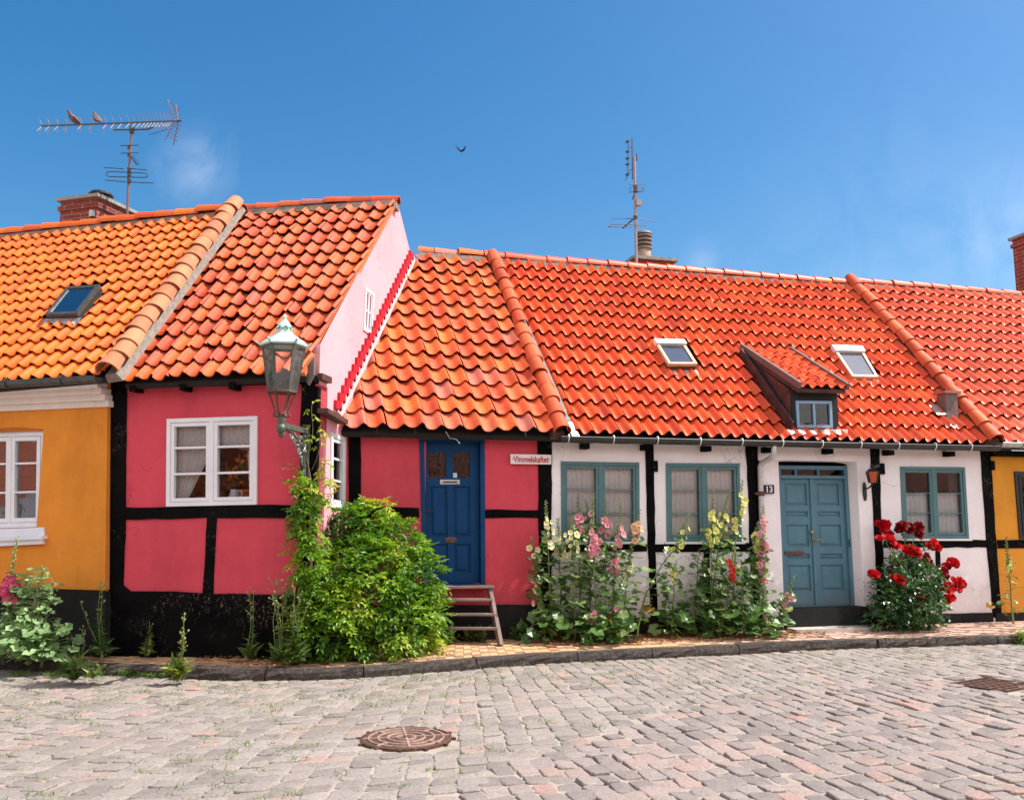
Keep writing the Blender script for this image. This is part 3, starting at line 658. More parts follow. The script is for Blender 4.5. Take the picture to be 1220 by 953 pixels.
# ================================================================== low pink house with the blue door
hq_ = thing('pink_house', 'low pink cottage with a royal blue front door between the gable and the white house', 'house', FR.p(-.7, ZP, -1.2))
sQ0, sQ1 = -2.3, FR.sz(649, 620)[0]; zw = 2.56
qd = quadmap(FR, (499.5, 523.5), (577.3, 523.5), (578, 698), (504, 698)); hd = hole(qd, .015)
mb = MB(); wall(mb, FR, sQ0, sQ1, ZP, zw, [hd], .30)
obj('wall', mb, M['pink'], hq_, cuts=[(CORNER-FG.n*.02, -FG.n)])
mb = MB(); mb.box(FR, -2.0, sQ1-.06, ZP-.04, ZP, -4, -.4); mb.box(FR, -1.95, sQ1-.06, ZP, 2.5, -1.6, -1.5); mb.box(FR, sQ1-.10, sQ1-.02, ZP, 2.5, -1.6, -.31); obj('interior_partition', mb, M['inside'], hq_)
mb = MB(); px_prism(mb, FR, [(411.5, 722), (650, 720), (650, 772), (411.5, 785)], -.05, .025, .004); obj('plinth', mb, M['plinth'], hq_)
timber(hq_, FR, 'timber_post', [(415.5, 512), (430, 512), (430, 640), (430, 725), (416, 725), (415.5, 640)])
timber(hq_, FR, 'timber_post', [(641, 515), (657.5, 515), (657.3, 640), (657, 770), (642.5, 770), (642, 640)], d=.018)
timber(hq_, FR, 'timber_rail', [(430, 604), (499.5, 604.5), (499.5, 617), (430, 617)], d=.012)
timber(hq_, FR, 'timber_rail', [(577.5, 607), (642, 607.5), (642, 616.5), (577.5, 617)], d=.012)
mb = MB(); px_prism(mb, FR, [(411, 513), (662, 517), (662, 524), (411, 519.5)], -.05, .12, .004); obj('eave_beam', mb, M['tar'], hq_)
# blue door
f = MB(); wx = .055/qd.W
qbox(f, qd, 0, wx, 0, 1, -.16, .012); qbox(f, qd, 1-wx, 1, 0, 1, -.16, .012); qbox(f, qd, wx, 1-wx, 0, .018, -.16, .010); qbox(f, qd, wx, 1-wx, .985, 1, -.16, .02)
dr = obj('front_door', f, M['blue'], hq_)
ax = lambda x: (x-499.5)/77.8
bx_ = lambda y: (y-523.5)/174.5
def leaf_with_panels(q, a0, a1, b0, b1, e, openings, fields, th=.04):
    """door leaf: stiles and rails round real openings; sunk panels with raised fields"""
    mb = MB(); A = sorted({a0, a1, *[o[0] for o in openings+fields], *[o[1] for o in openings+fields]}); B = sorted({b0, b1, *[o[2] for o in openings+fields], *[o[3] for o in openings+fields]})
    for i in range(len(A)-1):
        for j in range(len(B)-1):
            ca, cb = (A[i]+A[i+1])/2, (B[j]+B[j+1])/2
            if any(o[0] < ca < o[1] and o[2] < cb < o[3] for o in openings+fields): continue
            mb.quad(q(A[i], B[j+1], e), q(A[i+1], B[j+1], e), q(A[i+1], B[j], e), q(A[i], B[j], e))
    for o in openings+fields:
        c = [(o[0], o[3]), (o[1], o[3]), (o[1], o[2]), (o[0], o[2])]
        for k in range(4):
            p, r = c[k], c[(k+1) % 4]; mb.quad(q(*p, e), q(*r, e), q(*r, e-.028), q(*p, e-.028))
    for o in fields:
        mb.quad(q(o[0], o[3], e-.022), q(o[1], o[3], e-.022), q(o[1], o[2], e-.022), q(o[0], o[2], e-.022))
        mx, my = .022/q.W, .022/q.H
        if o[1]-o[0] > 4*mx and o[3]-o[2] > 3*my:
            i = (o[0]+mx, o[1]-mx, o[2]+my, o[3]-my); k = (i[0]+mx, i[1]-mx, i[2]+my, i[3]-my)
            I = [q(i[0], i[3], e-.020), q(i[1], i[3], e-.020), q(i[1], i[2], e-.020), q(i[0], i[2], e-.020)]; K = [q(k[0], k[3], e-.008), q(k[1], k[3], e-.008), q(k[1], k[2], e-.008), q(k[0], k[2], e-.008)]
            mb.add(I+K, [(0, 1, 5, 4), (1, 2, 6, 5), (2, 3, 7, 6), (3, 0, 4, 7), (4, 5, 6, 7)])
    return mb
ops = [(ax(510), ax(532), bx_(539), bx_(569.4)), (ax(540), ax(560.5), bx_(539), bx_(569.4))]
fl = [(ax(511.5), ax(532.5), bx_(580), bx_(640)), (ax(540), ax(561), bx_(580), bx_(640)), (ax(511.5), ax(532.5), bx_(648.8), bx_(683)), (ax(540), ax(561), bx_(648.8), bx_(683))]
obj('door_leaf', leaf_with_panels(qd, wx+.003, 1-wx-.003, .02, .983, -.075, ops, fl), M['blue'], dr)
g = MB()
for o in ops: g.quad(qd(o[0], o[3], -.095), qd(o[1], o[3], -.095), qd(o[1], o[2], -.095), qd(o[0], o[2], -.095))
obj('pane', g, M['glass'], dr)
mb = MB(); qbox(mb, qd, ax(524), ax(548), bx_(571.8), bx_(577.4), -.08, -.062); qbox(mb, qd, ax(526.5), ax(545.5), bx_(573.3), bx_(576), -.08, -.058); 
nm = obj('letter_plate', mb, M['zincL'], dr)
mb = MB(); qbox(mb, qd, ax(527.5), ax(544.5), bx_(573.8), bx_(575.6), -.07, -.055); obj('letter_flap', mb, M['brownwood'], dr)
mb = MB(); c = qd(ax(536), bx_(644), -.075); mb.lathe(c, [(.075, 0), (.075, .008), (.055, .014), (.05, .014)], 18, FR.n); 
for i, v in enumerate(mb.v): mb.v[i] = Vector((v.x, v.y, c.z+(v.z-c.z)*.5))
obj('name_plate', mb, M['rust'], dr)
mb = MB(); qbox(mb, qd, ax(503.6), ax(507.4), bx_(603.6), bx_(621.5), -.08, -.055); a = qd(ax(505.5), bx_(609.5), -.05); mb.tube([a, a+FR.n*.045, a+FR.n*.05+FR.u*.10], .009, 6); obj('door_handle', mb, M['black'], dr)
mb = MB(); qbox(mb, qd, ax(540.5), ax(545.3), bx_(563.5), bx_(569.2), -.094, -.092); obj('sticker', mb, plain('pale_blue_sticker', (.5, .68, .75), .5), dr)
# roof, laid parallel to the white house and cut where it meets the gable
sV0 = FR.sd(FR.at(662, 517, .25))[0]-.03; sV1 = sV0-.17
mb = tile_field(roofR(-2.75, 0), roofR(sV0, 0), roofR(sV1, 1), roofR(-2.92, 1), 14, 14, .036, .054, .006, .05, 31, ex=2.1, shade=lambda a, t, r: min(1, r.betavariate(1.5, 1.5)*.9+.2*max(0, noise.noise(Vector((a*4, t*3, 7))))))
o = obj('tiled_roof', mb, M['roofQ'], hq_, cuts=[(CORNER+FG.n*.005, -FG.n)]); smooth_tiles(o)
mb = slab(roofR(-2.9, 0)-RN*.06, roofR(sV0, 0)-RN*.06, roofR(sV1, 1)-RN*.06, roofR(-2.9, 1)-RN*.06, .07)
mb.hexa([roofR(-2.9, 1), roofR(sV1, 1), roofR(sV1, 1)-FR.n*3-UP*3, roofR(-2.9, 1)-FR.n*3-UP*3]+[p-UP*.1 for p in (roofR(-2.9, 1), roofR(sV1, 1), roofR(sV1, 1)-FR.n*3-UP*3, roofR(-2.9, 1)-FR.n*3-UP*3)])
obj('roof_boarding', mb, M['dark'], hq_, cuts=[(CORNER+FG.n*.005, -FG.n)])
mb = cap_run(roofR(-1.2, 1)-UP*.01, roofR(sV1-.05, 1)-UP*.01, 4, .10, UP, 33, wob=.012); o = obj('ridge_tiles', mb, M['roofQ'], hq_, cuts=[(CORNER+FG.n*.005, -FG.n)]); smooth_tiles(o)
mb = ribbon([roofR(-1.2, 1)-UP*.05, roofR(sV1, 1)-UP*.05], .15, .12, .07, UP); obj('ridge_mortar', mb, M['mortar'], hq_, cuts=[(CORNER+FG.n*.005, -FG.n)])
# stray cable under the eave
mb = MB(); a = FR.at(531, 514, .26); mb.tube([a, a+FR.u*.05-UP*.08, a+FR.u*.13-UP*.09, a+FR.u*.17-UP*.14], .005, 5); obj('loose_cable', mb, M['zincL'], hq_)

# ================================================================== white half-timbered house
hw = thing('white_house', 'white half-timbered cottage with teal windows, double door and dormer under a red roof', 'house', FR.p(3.8, ZP, -1.2))
sW1 = FR.sz(1183, 600)[0]
W = [quadmap(FR, (668, 549.6), (761.3, 551), (761.8, 645), (668.6, 644.5)), quadmap(FR, (793, 551.6), (880.6, 552), (883.6, 645), (794, 645)), quadmap(FR, (1072, 555.8), (1149, 556.5), (1154, 641.4), (1075.4, 641.4))]
qt = quadmap(FR, (924.4, 554.5), (1007.6, 555.3), (1017, 723), (931.5, 724), -.17)
qo = quadmap(FR, (922, 548), (1020, 549), (1030, 726), (927, 726)); ho = hole(qo, 0); ho = (ho[0], ho[1]+.02, ZP, ho[3])
mb = MB(); wall(mb, FR, sQ1, sW1, ZP, zw, [hole(x) for x in W]+[ho], .30)
mb.quad(FR.p(sQ1, ZP, 0), FR.p(sQ1, ZP, -5), FR.p(sQ1, zw, -5), FR.p(sQ1, zw, 0)); mb.quad(FR.p(sW1, ZP, -5), FR.p(sW1, ZP, 0), FR.p(sW1, zw, 0), FR.p(sW1, zw, -5)); mb.quad(FR.p(sW1, ZP, -5), FR.p(sQ1, ZP, -5), FR.p(sQ1, zw, -5), FR.p(sW1, zw, -5))
obj('wall', mb, M['white'], hw)
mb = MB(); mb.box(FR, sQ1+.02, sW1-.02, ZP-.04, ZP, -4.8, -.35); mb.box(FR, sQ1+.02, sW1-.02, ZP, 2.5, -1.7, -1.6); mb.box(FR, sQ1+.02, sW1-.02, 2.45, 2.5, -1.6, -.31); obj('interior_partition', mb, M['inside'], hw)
# door opening: shallow arch and splayed right reveal
mb = MB(); n = 10
for i in range(n):
    t0, t1 = i/n, (i+1)/n; L = ho[1]-ho[0]; s0, s1 = ho[0]+L*t0, ho[0]+L*t1; f_ = lambda t: ho[3]-.035+.05*math.sin(math.pi*t)**.7
    mb.hexa([FR.p(s0, f_(t0), -.16), FR.p(s1, f_(t1), -.16), FR.p(s1, ho[3]+.004, -.16), FR.p(s0, ho[3]+.004, -.16), FR.p(s0, f_(t0), -.19), FR.p(s1, f_(t1), -.19), FR.p(s1, ho[3]+.004, -.19), FR.p(s0, ho[3]+.004, -.19)])
tR0, tR1 = qt.P[1][0], qt.P[2][0]
mb.hexa([FR.p(ho[1]+.002, ZP+.2, -.002), FR.p(ho[1]+.002, ho[3], -.002), FR.p(ho[1]+.002, ho[3], -.28), FR.p(ho[1]+.002, ZP+.2, -.28), FR.p(ho[1]-.012, ZP+.2, -.004), FR.p(ho[1]-.012, ho[3], -.004), FR.p(tR0+.005, ho[3], -.16), FR.p(tR1+.005, ZP+.2, -.16)])
tL0 = qt.P[0][0]
mb.box(FR, ho[0]-.003, min(tL0, qt.P[3][0])-.003, ZP+.3, ho[3], -.28, -.10)
obj('door_reveal', mb, M['white'], hw)
mb = MB(); px_prism(mb, FR, [(657, 736), (925, 736), (925, 775), (657, 778)], -.05, .022, .004); px_prism(mb, FR, [(1033, 733), (1183, 730), (1186, 757), (1035, 764)], -.05, .022, .004); obj('plinth', mb, M['plinth'], hw)
T = lambda *p, d=.014, nm='timber_post': timber(hw, FR, nm, list(p), d=d)
T((769, 522), (779, 522), (779.5, 560), (781, 650), (783.5, 740), (776, 740), (772, 650), (770, 560))
T((888.5, 527), (903, 527), (903.6, 570), (904.5, 650), (908, 738), (897, 738), (893.5, 650), (891, 570), d=.016)
T((1037, 532), (1048, 532), (1050, 610), (1054, 690), (1056, 735), (1047, 735), (1045, 690), (1041, 610), d=.016)
T((1168.8, 535), (1180, 535), (1184, 600), (1188.5, 660), (1193.8, 735), (1184, 735), (1177, 660), (1172.5, 600), d=.016)
T((838.5, 655), (846, 655), (847, 738), (840, 738), d=.010)
T((1114.8, 650), (1120, 650), (1123, 732), (1117, 732), d=.010)
T((657, 648.5), (771, 648.5), (771, 657), (657, 658), d=.010, nm='timber_rail')
T((780.5, 648), (893.5, 647), (893.5, 657), (780.5, 658), d=.010, nm='timber_rail')
T((1053, 643.5), (1177, 643), (1177, 652), (1053, 652.5), d=.010, nm='timber_rail')
for (x0, y0, x1, y1) in ((778.5, 549, 783, 562), (902.5, 549, 906, 563), (1046.5, 552, 1053, 565), (1180, 549, 1184, 560)):
    mb = MB(); a, b = FR.sz(x0, y0), FR.sz(x1, y1); mb.box(FR, a[0]-.03, b[0], b[1], a[1], -.02, .03); obj('beam_end', mb, M['tar'], hw)
mb = MB(); px_prism(mb, FR, [(657, 519), (1183, 531), (1183, 536), (657, 526)], -.05, .13, .004); obj('eave_beam', mb, M['tar'], hw)
for i in range(7):
    mb = MB(); s = FR.sz(690+72*i, 530)[0]; mb.box(FR, s, s+.09, zw-.10, zw-.03, -.02, .15); obj('rafter_end', mb, M['tar'], hw)
WIN = [window(hw, W[k], M['teal'], M['glass'], [(.045, .475), (.525, .955)], br, .034, .045, .012, proud=.012) for k, br in enumerate(([.35, .645], [.35, .645], [.37, .645]))]
for x in W:
    mb = MB(); qbox(mb, x, -.03, 1.03, 1.003, 1.03, -.04, .035); obj('window_sill', mb, M['white'], hw)
# teal double door
f = MB(); wx = .05/qt.W
qbox(f, qt, 0, wx, 0, 1, -.08, .03); qbox(f, qt, 1-wx, 1, 0, 1, -.08, .03); qbox(f, qt, wx, 1-wx, 0, .028, -.08, .028); qbox(f, qt, wx, 1-wx, .07, .092, -.08, .034); qbox(f, qt, wx, 1-wx, .985, 1, -.08, .03)
for a in (.27, .59): qbox(f, qt, a-.012, a+.012, .028, .07, -.06, .015)
dd = obj('double_door', f, M['tealD'], hw)
g = MB(); g.quad(qt(wx, .07, -.03), qt(1-wx, .07, -.03), qt(1-wx, .028, -.03), qt(wx, .028, -.03)); obj('transom_pane', g, M['glass'], dd)
def dl(a0, a1):
    wd = a1-a0; f_ = [(a0+wd*.15, a1-wd*.15, *b) for b in ((.125, .285), (.325, .365), (.42, .575), (.625, .662), (.705, .885))]
    return leaf_with_panels(qt, a0, a1, .094, .983, -.01, [], f_)
obj('door_leaf', dl(wx+.003, .488), M['tealD'], dd); obj('door_leaf', dl(.502, 1-wx-.003), M['tealD'], dd)
mb = MB(); qbox(mb, qt, .462, .512, .094, .983, -.02, .012); obj('door_astragal', mb, M['tealD'], dd)
mb = MB(); qbox(mb, qt, .075, .33, .608, .634, -.015, .004); obj('letter_plate', mb, M['rust'], dd)
mb = MB(); a = qt(.465, .527, .012); mb.lathe(a-FR.n*.01, [(.022, 0), (.022, .02), (.012, .024)], 12, FR.n); mb.tube([a, a+FR.n*.05, a+FR.n*.055+FR.u*.11], .010, 6); a = qt(.46, .475, .0); mb.lathe(a, [(.025, 0), (.025, .016), (.012, .02)], 12, FR.n); obj('door_handle', mb, M['brass'], dd)
mb = MB(); a = qt(.97, .55, .03); mb.tube([a-UP*.05, a+UP*.05], .012, 6); obj('hinge', mb, M['black'], dd)
# white roof
sR0, sR1 = FR.sd(FR.at(674, 517, .25))[0], FR.sd(FR.at(1187, 529, .25))[0]; sT0, sT1 = sR0-.13, sR1+.10
def wst(px, py): s, t = roofR_st(on_roofR(px, py)); a = (s-(sR0+(sT0-sR0)*t))/((sR1+(sT1-sR1)*t)-(sR0+(sT0-sR0)*t)); return a, t
k1 = [(779, 407), (814, 408), (829.5, 438), (795, 438)]; k2 = [(991, 414.5), (1025.7, 415.5), (1046, 450), (1015, 449.5)]
drops = []
for k in (k1, k2):
    u = [wst(*p) for p in k]; drops.append((min(u[0][0], u[3][0])+.004, max(u[1][0], u[2][0])-.004, u[3][1], u[0][1]-.01))
dA = wst(944, 508); dB = wst(999, 510); dC = wst(890, 421)
drops.append((dA[0]+.005, dB[0]-.004, dA[1]+.015, dC[1]-.05))
mb = tile_field(roofR(sR0, 0), roofR(sR1, 0), roofR(sT1, 1), roofR(sT0, 1), 37, 14, .034, .052, .0035, .022, 41, drop=drops)
o = obj('tiled_roof', mb, M['roofR'], hw); smooth_tiles(o)
mb = slab(roofR(sV0, 0)-RN*.06, roofR(sR1+.1, 0)-RN*.06, roofR(sT1, 1)-RN*.06, roofR(sV1, 1)-RN*.06, .07)
bk = -FR.n*3-UP*3; mb.hexa([roofR(sV1, 1), roofR(sT1, 1), roofR(sT1, 1)+bk, roofR(sV1, 1)+bk]+[p-UP*.1 for p in (roofR(sV1, 1), roofR(sT1, 1), roofR(sT1, 1)+bk, roofR(sV1, 1)+bk)])
obj('roof_boarding', mb, M['dark'], hw)
mb = cap_run(roofR(sV1, 1)-UP*.015, roofR(sT1-.1, 1)-UP*.015, 19, .105, UP, 43, wob=.005); o = obj('ridge_tiles', mb, M['roofR'], hw); smooth_tiles(o)
mb = ribbon([roofR(sV1, 1)-UP*.055, roofR(sT1, 1)-UP*.055], .15, .12, .07, UP); obj('ridge_mortar', mb, M['mortar'], hw)
vP, vQ = roofR(sR0-.075, -.01)+RN*.075, roofR(sT0-.09, .995)+RN*.075
mb = cap_run(vP, vQ, 15, .105, RN, 45, lo=1.10, hi=.87); o = obj('verge_tiles', mb, M['capR'], hw, label='orange half-round tiles between the old and the new roof'); smooth_tiles(o)
mb = ribbon([vP-RN*.06, vQ-RN*.06], .12, .06, .08, RN); obj('verge_mortar', mb, plain('dark_mortar', (.10, .05, .04), .9), hw)
mb = MB(); a, b = roofR(sR0+.075, .0)+RN*.03, roofR(sT0+.055, .72)+RN*.03; mb.hexa([a-FR.u*.045, b-FR.u*.04, b-FR.u*.04+RN*.02, a-FR.u*.045+RN*.02, a+FR.u*.045, b+FR.u*.02, b+FR.u*.02+RN*.012, a+FR.u*.045+RN*.012]); obj('zinc_valley', mb, M['zinc'], hw)
mb = MB(); a = roofR(sR0+.06, .035)+RN*.05; mb.bar(a, roofR(sR0+.10, -.03)+RN*.05, .10, .012, RN); obj('flashing_end', mb, M['zincL'], hw)
ga, gb = FR.at(667, 521, .34), FR.at(1189, 532.5, .34)
gutter(hw, ga, gb, .062, M['gutter'], 11, off0=.012)
# downpipe
mb = MB(); P = [FR.at(922, 529, .34), FR.at(922, 540, .34), FR.at(920, 545, .30), FR.at(907, 552, .08), FR.at(905.5, 556, .06), FR.at(909, 660, .06), FR.at(912, 745, .06)]
mb.tube(P, .036, 10); dp = obj('downpipe', mb, plain('pale_pipe', (.55, .50, .50), .5, .2), hw, smooth=True)
mb = MB(); a = FR.at(907, 588, .06); mb.lathe(a-UP*.03, [(.046, 0), (.046, .06)], 10); mb.bar(a, a-FR.u*.09, .03, .03); obj('pipe_clip', mb, M['rust'], dp)
for k, sk in ((k1, .05), (k2, .0)):
    skylight(hw, k, roofR(0, 0), RN, 'pine', head=True, open_=sk, rise=.06)
# dormer: a small shed roof lifted out of the slope
A = on_roofR(944, 508, .03); sA, dAA = FR.sd(A); dF = dAA
qf = quadmap(FR, (941.5, 463.5), (999, 464.5), (999.5, 511), (945, 510.5), dF)
dm = MB(); qw = quadmap(FR, (947.4, 477.5), (990, 478), (991.5, 510), (949, 510), dF); hw_ = hole(qw, .012)
S0, S1, Z0, Z1 = qf.P[3][0], qf.P[2][0], qf.P[3][1]-.02, qf.P[0][1]
wall(dm, Frame((FR.p(0, 0, dF).x, FR.p(0, 0, dF).y), R(14.5)), S0, S1, Z0-.1, Z1, [(hw_[0], hw_[1], hw_[2], hw_[3])], .05)
dorm = obj('dormer', dm, M['dark'], hw)
tl = on_roofR(882, 416.5, .05); tr = on_roofR(940.5, 420, .05); fl_ = FR.at(951, 462.5, dF+.16); fr_ = FR.at(1008, 464, dF+.16)
DN = (fr_-fl_).cross(tl-fl_).normalized()
sl, dl_ = FR.sd(tl); sr, dr_ = FR.sd(tr)
# cheeks reach down through the slope
for sd_, (xs) in (('l', S0), ('r', S1)):
    m = MB(); topF = FR.p(xs, Z1, dF-.01); bk_d = dl_+.05
    t_ = (SR-bk_d)/(SR+2.9); zb_ = 2.635+(5.80-2.635)*t_
    m.hexa([FR.p(xs-.02, Z0-.15, dF-.03), FR.p(xs-.02, Z1, dF-.03), FR.p(xs-.02, zb_+.02, bk_d), FR.p(xs-.02, zb_-.1, bk_d), FR.p(xs+.02, Z0-.15, dF-.03), FR.p(xs+.02, Z1, dF-.03), FR.p(xs+.02, zb_+.02, bk_d), FR.p(xs+.02, zb_-.1, bk_d)])
    obj('cheek', m, M['brownwood'], dorm)
m = tile_field(fl_+DN*.03, fr_+DN*.03, tr+DN*.03, tl+DN*.03, 5, 7, .024, .022, .004, 0, 51); o = obj('dormer_tiles', m, M['roofR'], dorm); smooth_tiles(o)
m = slab(fl_-DN*.02+DN*.01, fr_-DN*.01, tr-DN*.01, tl-DN*.01, .05); obj('dormer_boarding', m, M['brownwood'], dorm)
for a, b in ((fl_, tl), (fr_, tr)):
    m = MB(); m.bar(a+DN*.05-(b-a).normalized()*.03, b+DN*.05, .04, .09, DN); obj('barge_board', m, plain('grey_barge', (.13, .10, .09), .7), dorm)
m = MB(); bp0, bp1 = on_roofR(943, 508, .07), on_roofR(882, 420, .07); m.bar(bp0, bp1, .03, .15, RN); obj('soaker_board', m, M['brownwood'], dorm)
f = MB(); wx, wy = .04/qw.W, .04/qw.H; qframe(f, qw, 0, 1, 0, 1, wx, wy, -.03, .02); qbox(f, qw, .47, .53, wy, 1-wy, -.03, .016); dw = obj('dormer_window', f, M['bluegrey'], dorm)
g = MB(); g.quad(qw(wx, 1-wy, -.01), qw(1-wx, 1-wy, -.01), qw(1-wx, wy, -.01), qw(wx, wy, -.01)); o = obj('dormer_pane', g, M['glass'], dorm)
m = MB(); n = 16
for i in range(n):
    p0, p1 = on_roofR(938+72*i/n, 511.5, .055+.018*math.cos(i*1.9)), on_roofR(938+72*(i+1)/n, 511.5, .055+.018*math.cos((i+1)*1.9)); r0, r1 = on_roofR(938+72*i/n, 517+1.5*math.sin(i*1.9), .05+.018*math.cos(i*1.9)), on_roofR(938+72*(i+1)/n, 517+1.5*math.sin(i*1.9+1.9), .05+.018*math.cos((i+1)*1.9))
    m.quad(r0, r1, p1, p0)
obj('lead_apron', m, M['lead'], dorm)
# vent pipe by the right verge
v = on_roofR(1134, 498, .0); m = MB(); sv, dv = FR.sd(v)
m.box(FR, sv-.10, sv+.10, v.z-.1, v.z+.36, dv-.16, dv+.02); vent = obj('vent_stack', m, plain('vent_render', (.17, .13, .12), .8, 0, .3), hw)
m = MB(); m.box(FR, sv-.14, sv+.14, v.z+.36, v.z+.395, dv-.20, dv+.06); obj('vent_cap', m, plain('vent_cap_red', (.30, .13, .10), .7), vent)
m = MB(); a = on_roofR(1112, 483, .06); b = on_roofR(1122, 494, .05); m.bar(a, b, .16, .012, RN); obj('vent_flashing', m, M['zincL'], vent); m = MB(); a = on_roofR(1133, 505, .06); b = on_roofR(1139, 509, .05); m.bar(a, b, .10, .012, RN); obj('vent_flashing', m, M['zincL'], vent)
# chimney and louvred pot
cA, cB = FR.at(757, 312, -3.3), FR.at(803, 312, -3.3); s0, s1 = FR.sd(cA)[0], FR.sd(cB)[0]; cz = cA.z+.05
ch = chimney(hw, FR, s0, s1, -4.0, -3.3, 4.8, cz, 'brick2')
pc = FR.p((s0+s1)/2-.05, cz+.05, -3.65); m = MB(); m.lathe(pc, [(.105, 0), (.115, .02), (.125, .26)], 16); cp = obj('chimney_pot', m, plain('clay_pot', (.36, .27, .20), .8), ch, smooth=True)
m = MB()
for k in range(4): m.lathe(pc+UP*(.25+.075*k), [(.12, .0), (.15, .005), (.15, .03), (.12, .045)], 16)
m.lathe(pc+UP*.53, [(.15, 0), (.13, .04), (.05, .07), (.01, .08)], 16); m.lathe(pc+UP*.22, [(.09, 0), (.09, .32)], 10); obj('pot_cowl', m, plain('pot_cowl', (.22, .17, .14), .7), ch)

# ================================================================== yellow house on the right
hr = thing('yellow_house', 'amber yellow half-timbered house with black-framed window at the right edge', 'house', FR.p(9.5, ZP, -1.2))
sX = 12.6; q = quadmap(FR, (1207.6, 561.6), (1290, 563), (1297, 643), (1214, 642)); qX = q
mb = MB(); wall(mb, FR, sW1, sX, ZP, zw, [hole(q)], .3); mb.quad(FR.p(sX, ZP, 0), FR.p(sX, ZP, -5), FR.p(sX, zw, -5), FR.p(sX, zw, 0)); mb.quad(FR.p(sX, ZP, -5), FR.p(sW1, ZP, -5), FR.p(sW1, zw, -5), FR.p(sX, zw, -5))
obj('wall', mb, plaster('amber_plaster', (.74, .31, .035), .08, (.62, .25, .04)), hr)
mb = MB(); mb.box(FR, sW1+.02, sX-.02, ZP-.04, ZP, -4.8, -.35); mb.box(FR, sW1+.02, sX-.02, ZP, 2.5, -1.7, -1.6); obj('interior_partition', mb, M['inside'], hr)
s0 = FR.sz(1186, 735)[0]; mb = MB(); mb.box(FR, s0, sX, ZP-.05, FR.sz(1200, 730)[1], -.05, .022); obj('plinth', mb, M['plinth'], hr)
mb = MB(); s0 = FR.sz(1188, 648)[0]; z0, z1 = FR.sz(1200, 653)[1], FR.sz(1200, 643)[1]; mb.box(FR, s0, sX, z0, z1, -.02, .012); obj('timber_rail', mb, M['tar'], hr)
for s in (9.6, 11.6):
    mb = MB(); mb.box(FR, s, s+.15, .3, 2.55, -.02, .015); obj('timber_post', mb, M['tar'], hr)
mb = MB(); mb.box(FR, sW1, sX, zw-.08, zw, -.05, .12); obj('eave_beam', mb, M['tar'], hr)
w = window(hr, q, M['black'], M['glass'], [(.06, .48), (.52, .94)], [.35, .65], .03, .05, .02, proud=.02)
mb = tile_field(roofR(sR1+.10, 0)+RN*.035, roofR(sX, 0)+RN*.035, roofR(sX+.3, 1)+RN*.035, roofR(sT1+.02, 1)+RN*.035, 27, 15, .032, .050, .0035, .02, 61, shade=lambda a, t, r: min(1, r.random()*.7+(.5 if t < .12 else 0)))
o = obj('tiled_roof', mb, M['roofR2'], hr); smooth_tiles(o)
mb = slab(roofR(sR1+.1, 0)-RN*.03, roofR(sX, 0)-RN*.03, roofR(sX+.3, 1)-RN*.03, roofR(sT1, 1)-RN*.03, .07)
bk = -FR.n*3-UP*3; mb.hexa([roofR(sT1, 1), roofR(sX+.3, 1), roofR(sX+.3, 1)+bk, roofR(sT1, 1)+bk]+[p-UP*.1 for p in (roofR(sT1, 1), roofR(sX+.3, 1), roofR(sX+.3, 1)+bk, roofR(sT1, 1)+bk)]); obj('roof_boarding', mb, M['dark'], hr)
mb = cap_run(roofR(sT1, 1)+UP*.02, roofR(sX+.3, 1)+UP*.02, 14, .10, UP, 63); o = obj('ridge_tiles', mb, M['roofR2'], hr); smooth_tiles(o)
mb = ribbon([roofR(sT1, 1)-UP*.02, roofR(sX+.3, 1)-UP*.02], .15, .12, .07, UP); obj('ridge_mortar', mb, M['mortar'], hr)
vP, vQ = FR.at(1186, 524, .33)+RN*.01, on_roofR(1011, 331, .09)
mb = cap_run(vP, vQ, 15, .105, RN, 65, lo=1.10, hi=.87); o = obj('verge_tiles', mb, M['capR'], hr); smooth_tiles(o)
mb = ribbon([vP-RN*.05, vQ-RN*.05], .12, .10, .10, RN); obj('verge_mortar', mb, plain('brown_mortar', (.13, .07, .055), .9), hr)
gutter(hr, FR.at(1191, 528, .36), FR.p(sX, FR.at(1191, 528, .36).z, .36), .062, M['zincL'], 8, clip='zincL')
cA = FR.at(1207, 300, -3.6); s0 = FR.sd(cA)[0]; cz = FR.at(1207, 287, -3.6).z
chimney(hr, FR, s0, s0+.9, -3.6, -2.75, 4.8, cz, 'brick2')
# ================================================================== street: ground, kerb, pavement, setts
KP = [(-13, 12.2), (-9.0, 10.85), (-6.13, 9.91), (-5.02, 9.56), (-3.9, 9.30), (-3.18, 9.10), (-2.4, 9.04), (-1.6, 9.16), (-1.0, 9.44), (0.28, 10.02), (1.84, 10.49), (4.09, 11.15), (6.53, 11.62), (9.5, 12.3), (15, 13.7)]
def catmull(P, n=14):
    out = []
    for i in range(len(P)-1):
        p0, p1, p2, p3 = P[max(i-1, 0)], P[i], P[i+1], P[min(i+2, len(P)-1)]
        for k in range(n):
            t = k/n; out.append(tuple(.5*((2*b)+(-a+c)*t+(2*a-5*b+4*c-d)*t*t+(-a+3*b-3*c+d)*t**3) for a, b, c, d in zip(p0, p1, p2, p3)))
    return out+[P[-1]]
KC = [Vector((x, y, 0)) for x, y in catmull(KP)]
KS = [0.0]
for a, b in zip(KC[:-1], KC[1:]): KS.append(KS[-1]+(b-a).length)
def kpos(s):
    import bisect
    i = min(max(bisect.bisect_right(KS, s)-1, 0), len(KC)-2); t = (s-KS[i])/(KS[i+1]-KS[i]); return KC[i].lerp(KC[i+1], t)
def sstep(a, b, x): t = min(1, max(0, (x-a)/(b-a))); return t*t*(3-2*t)
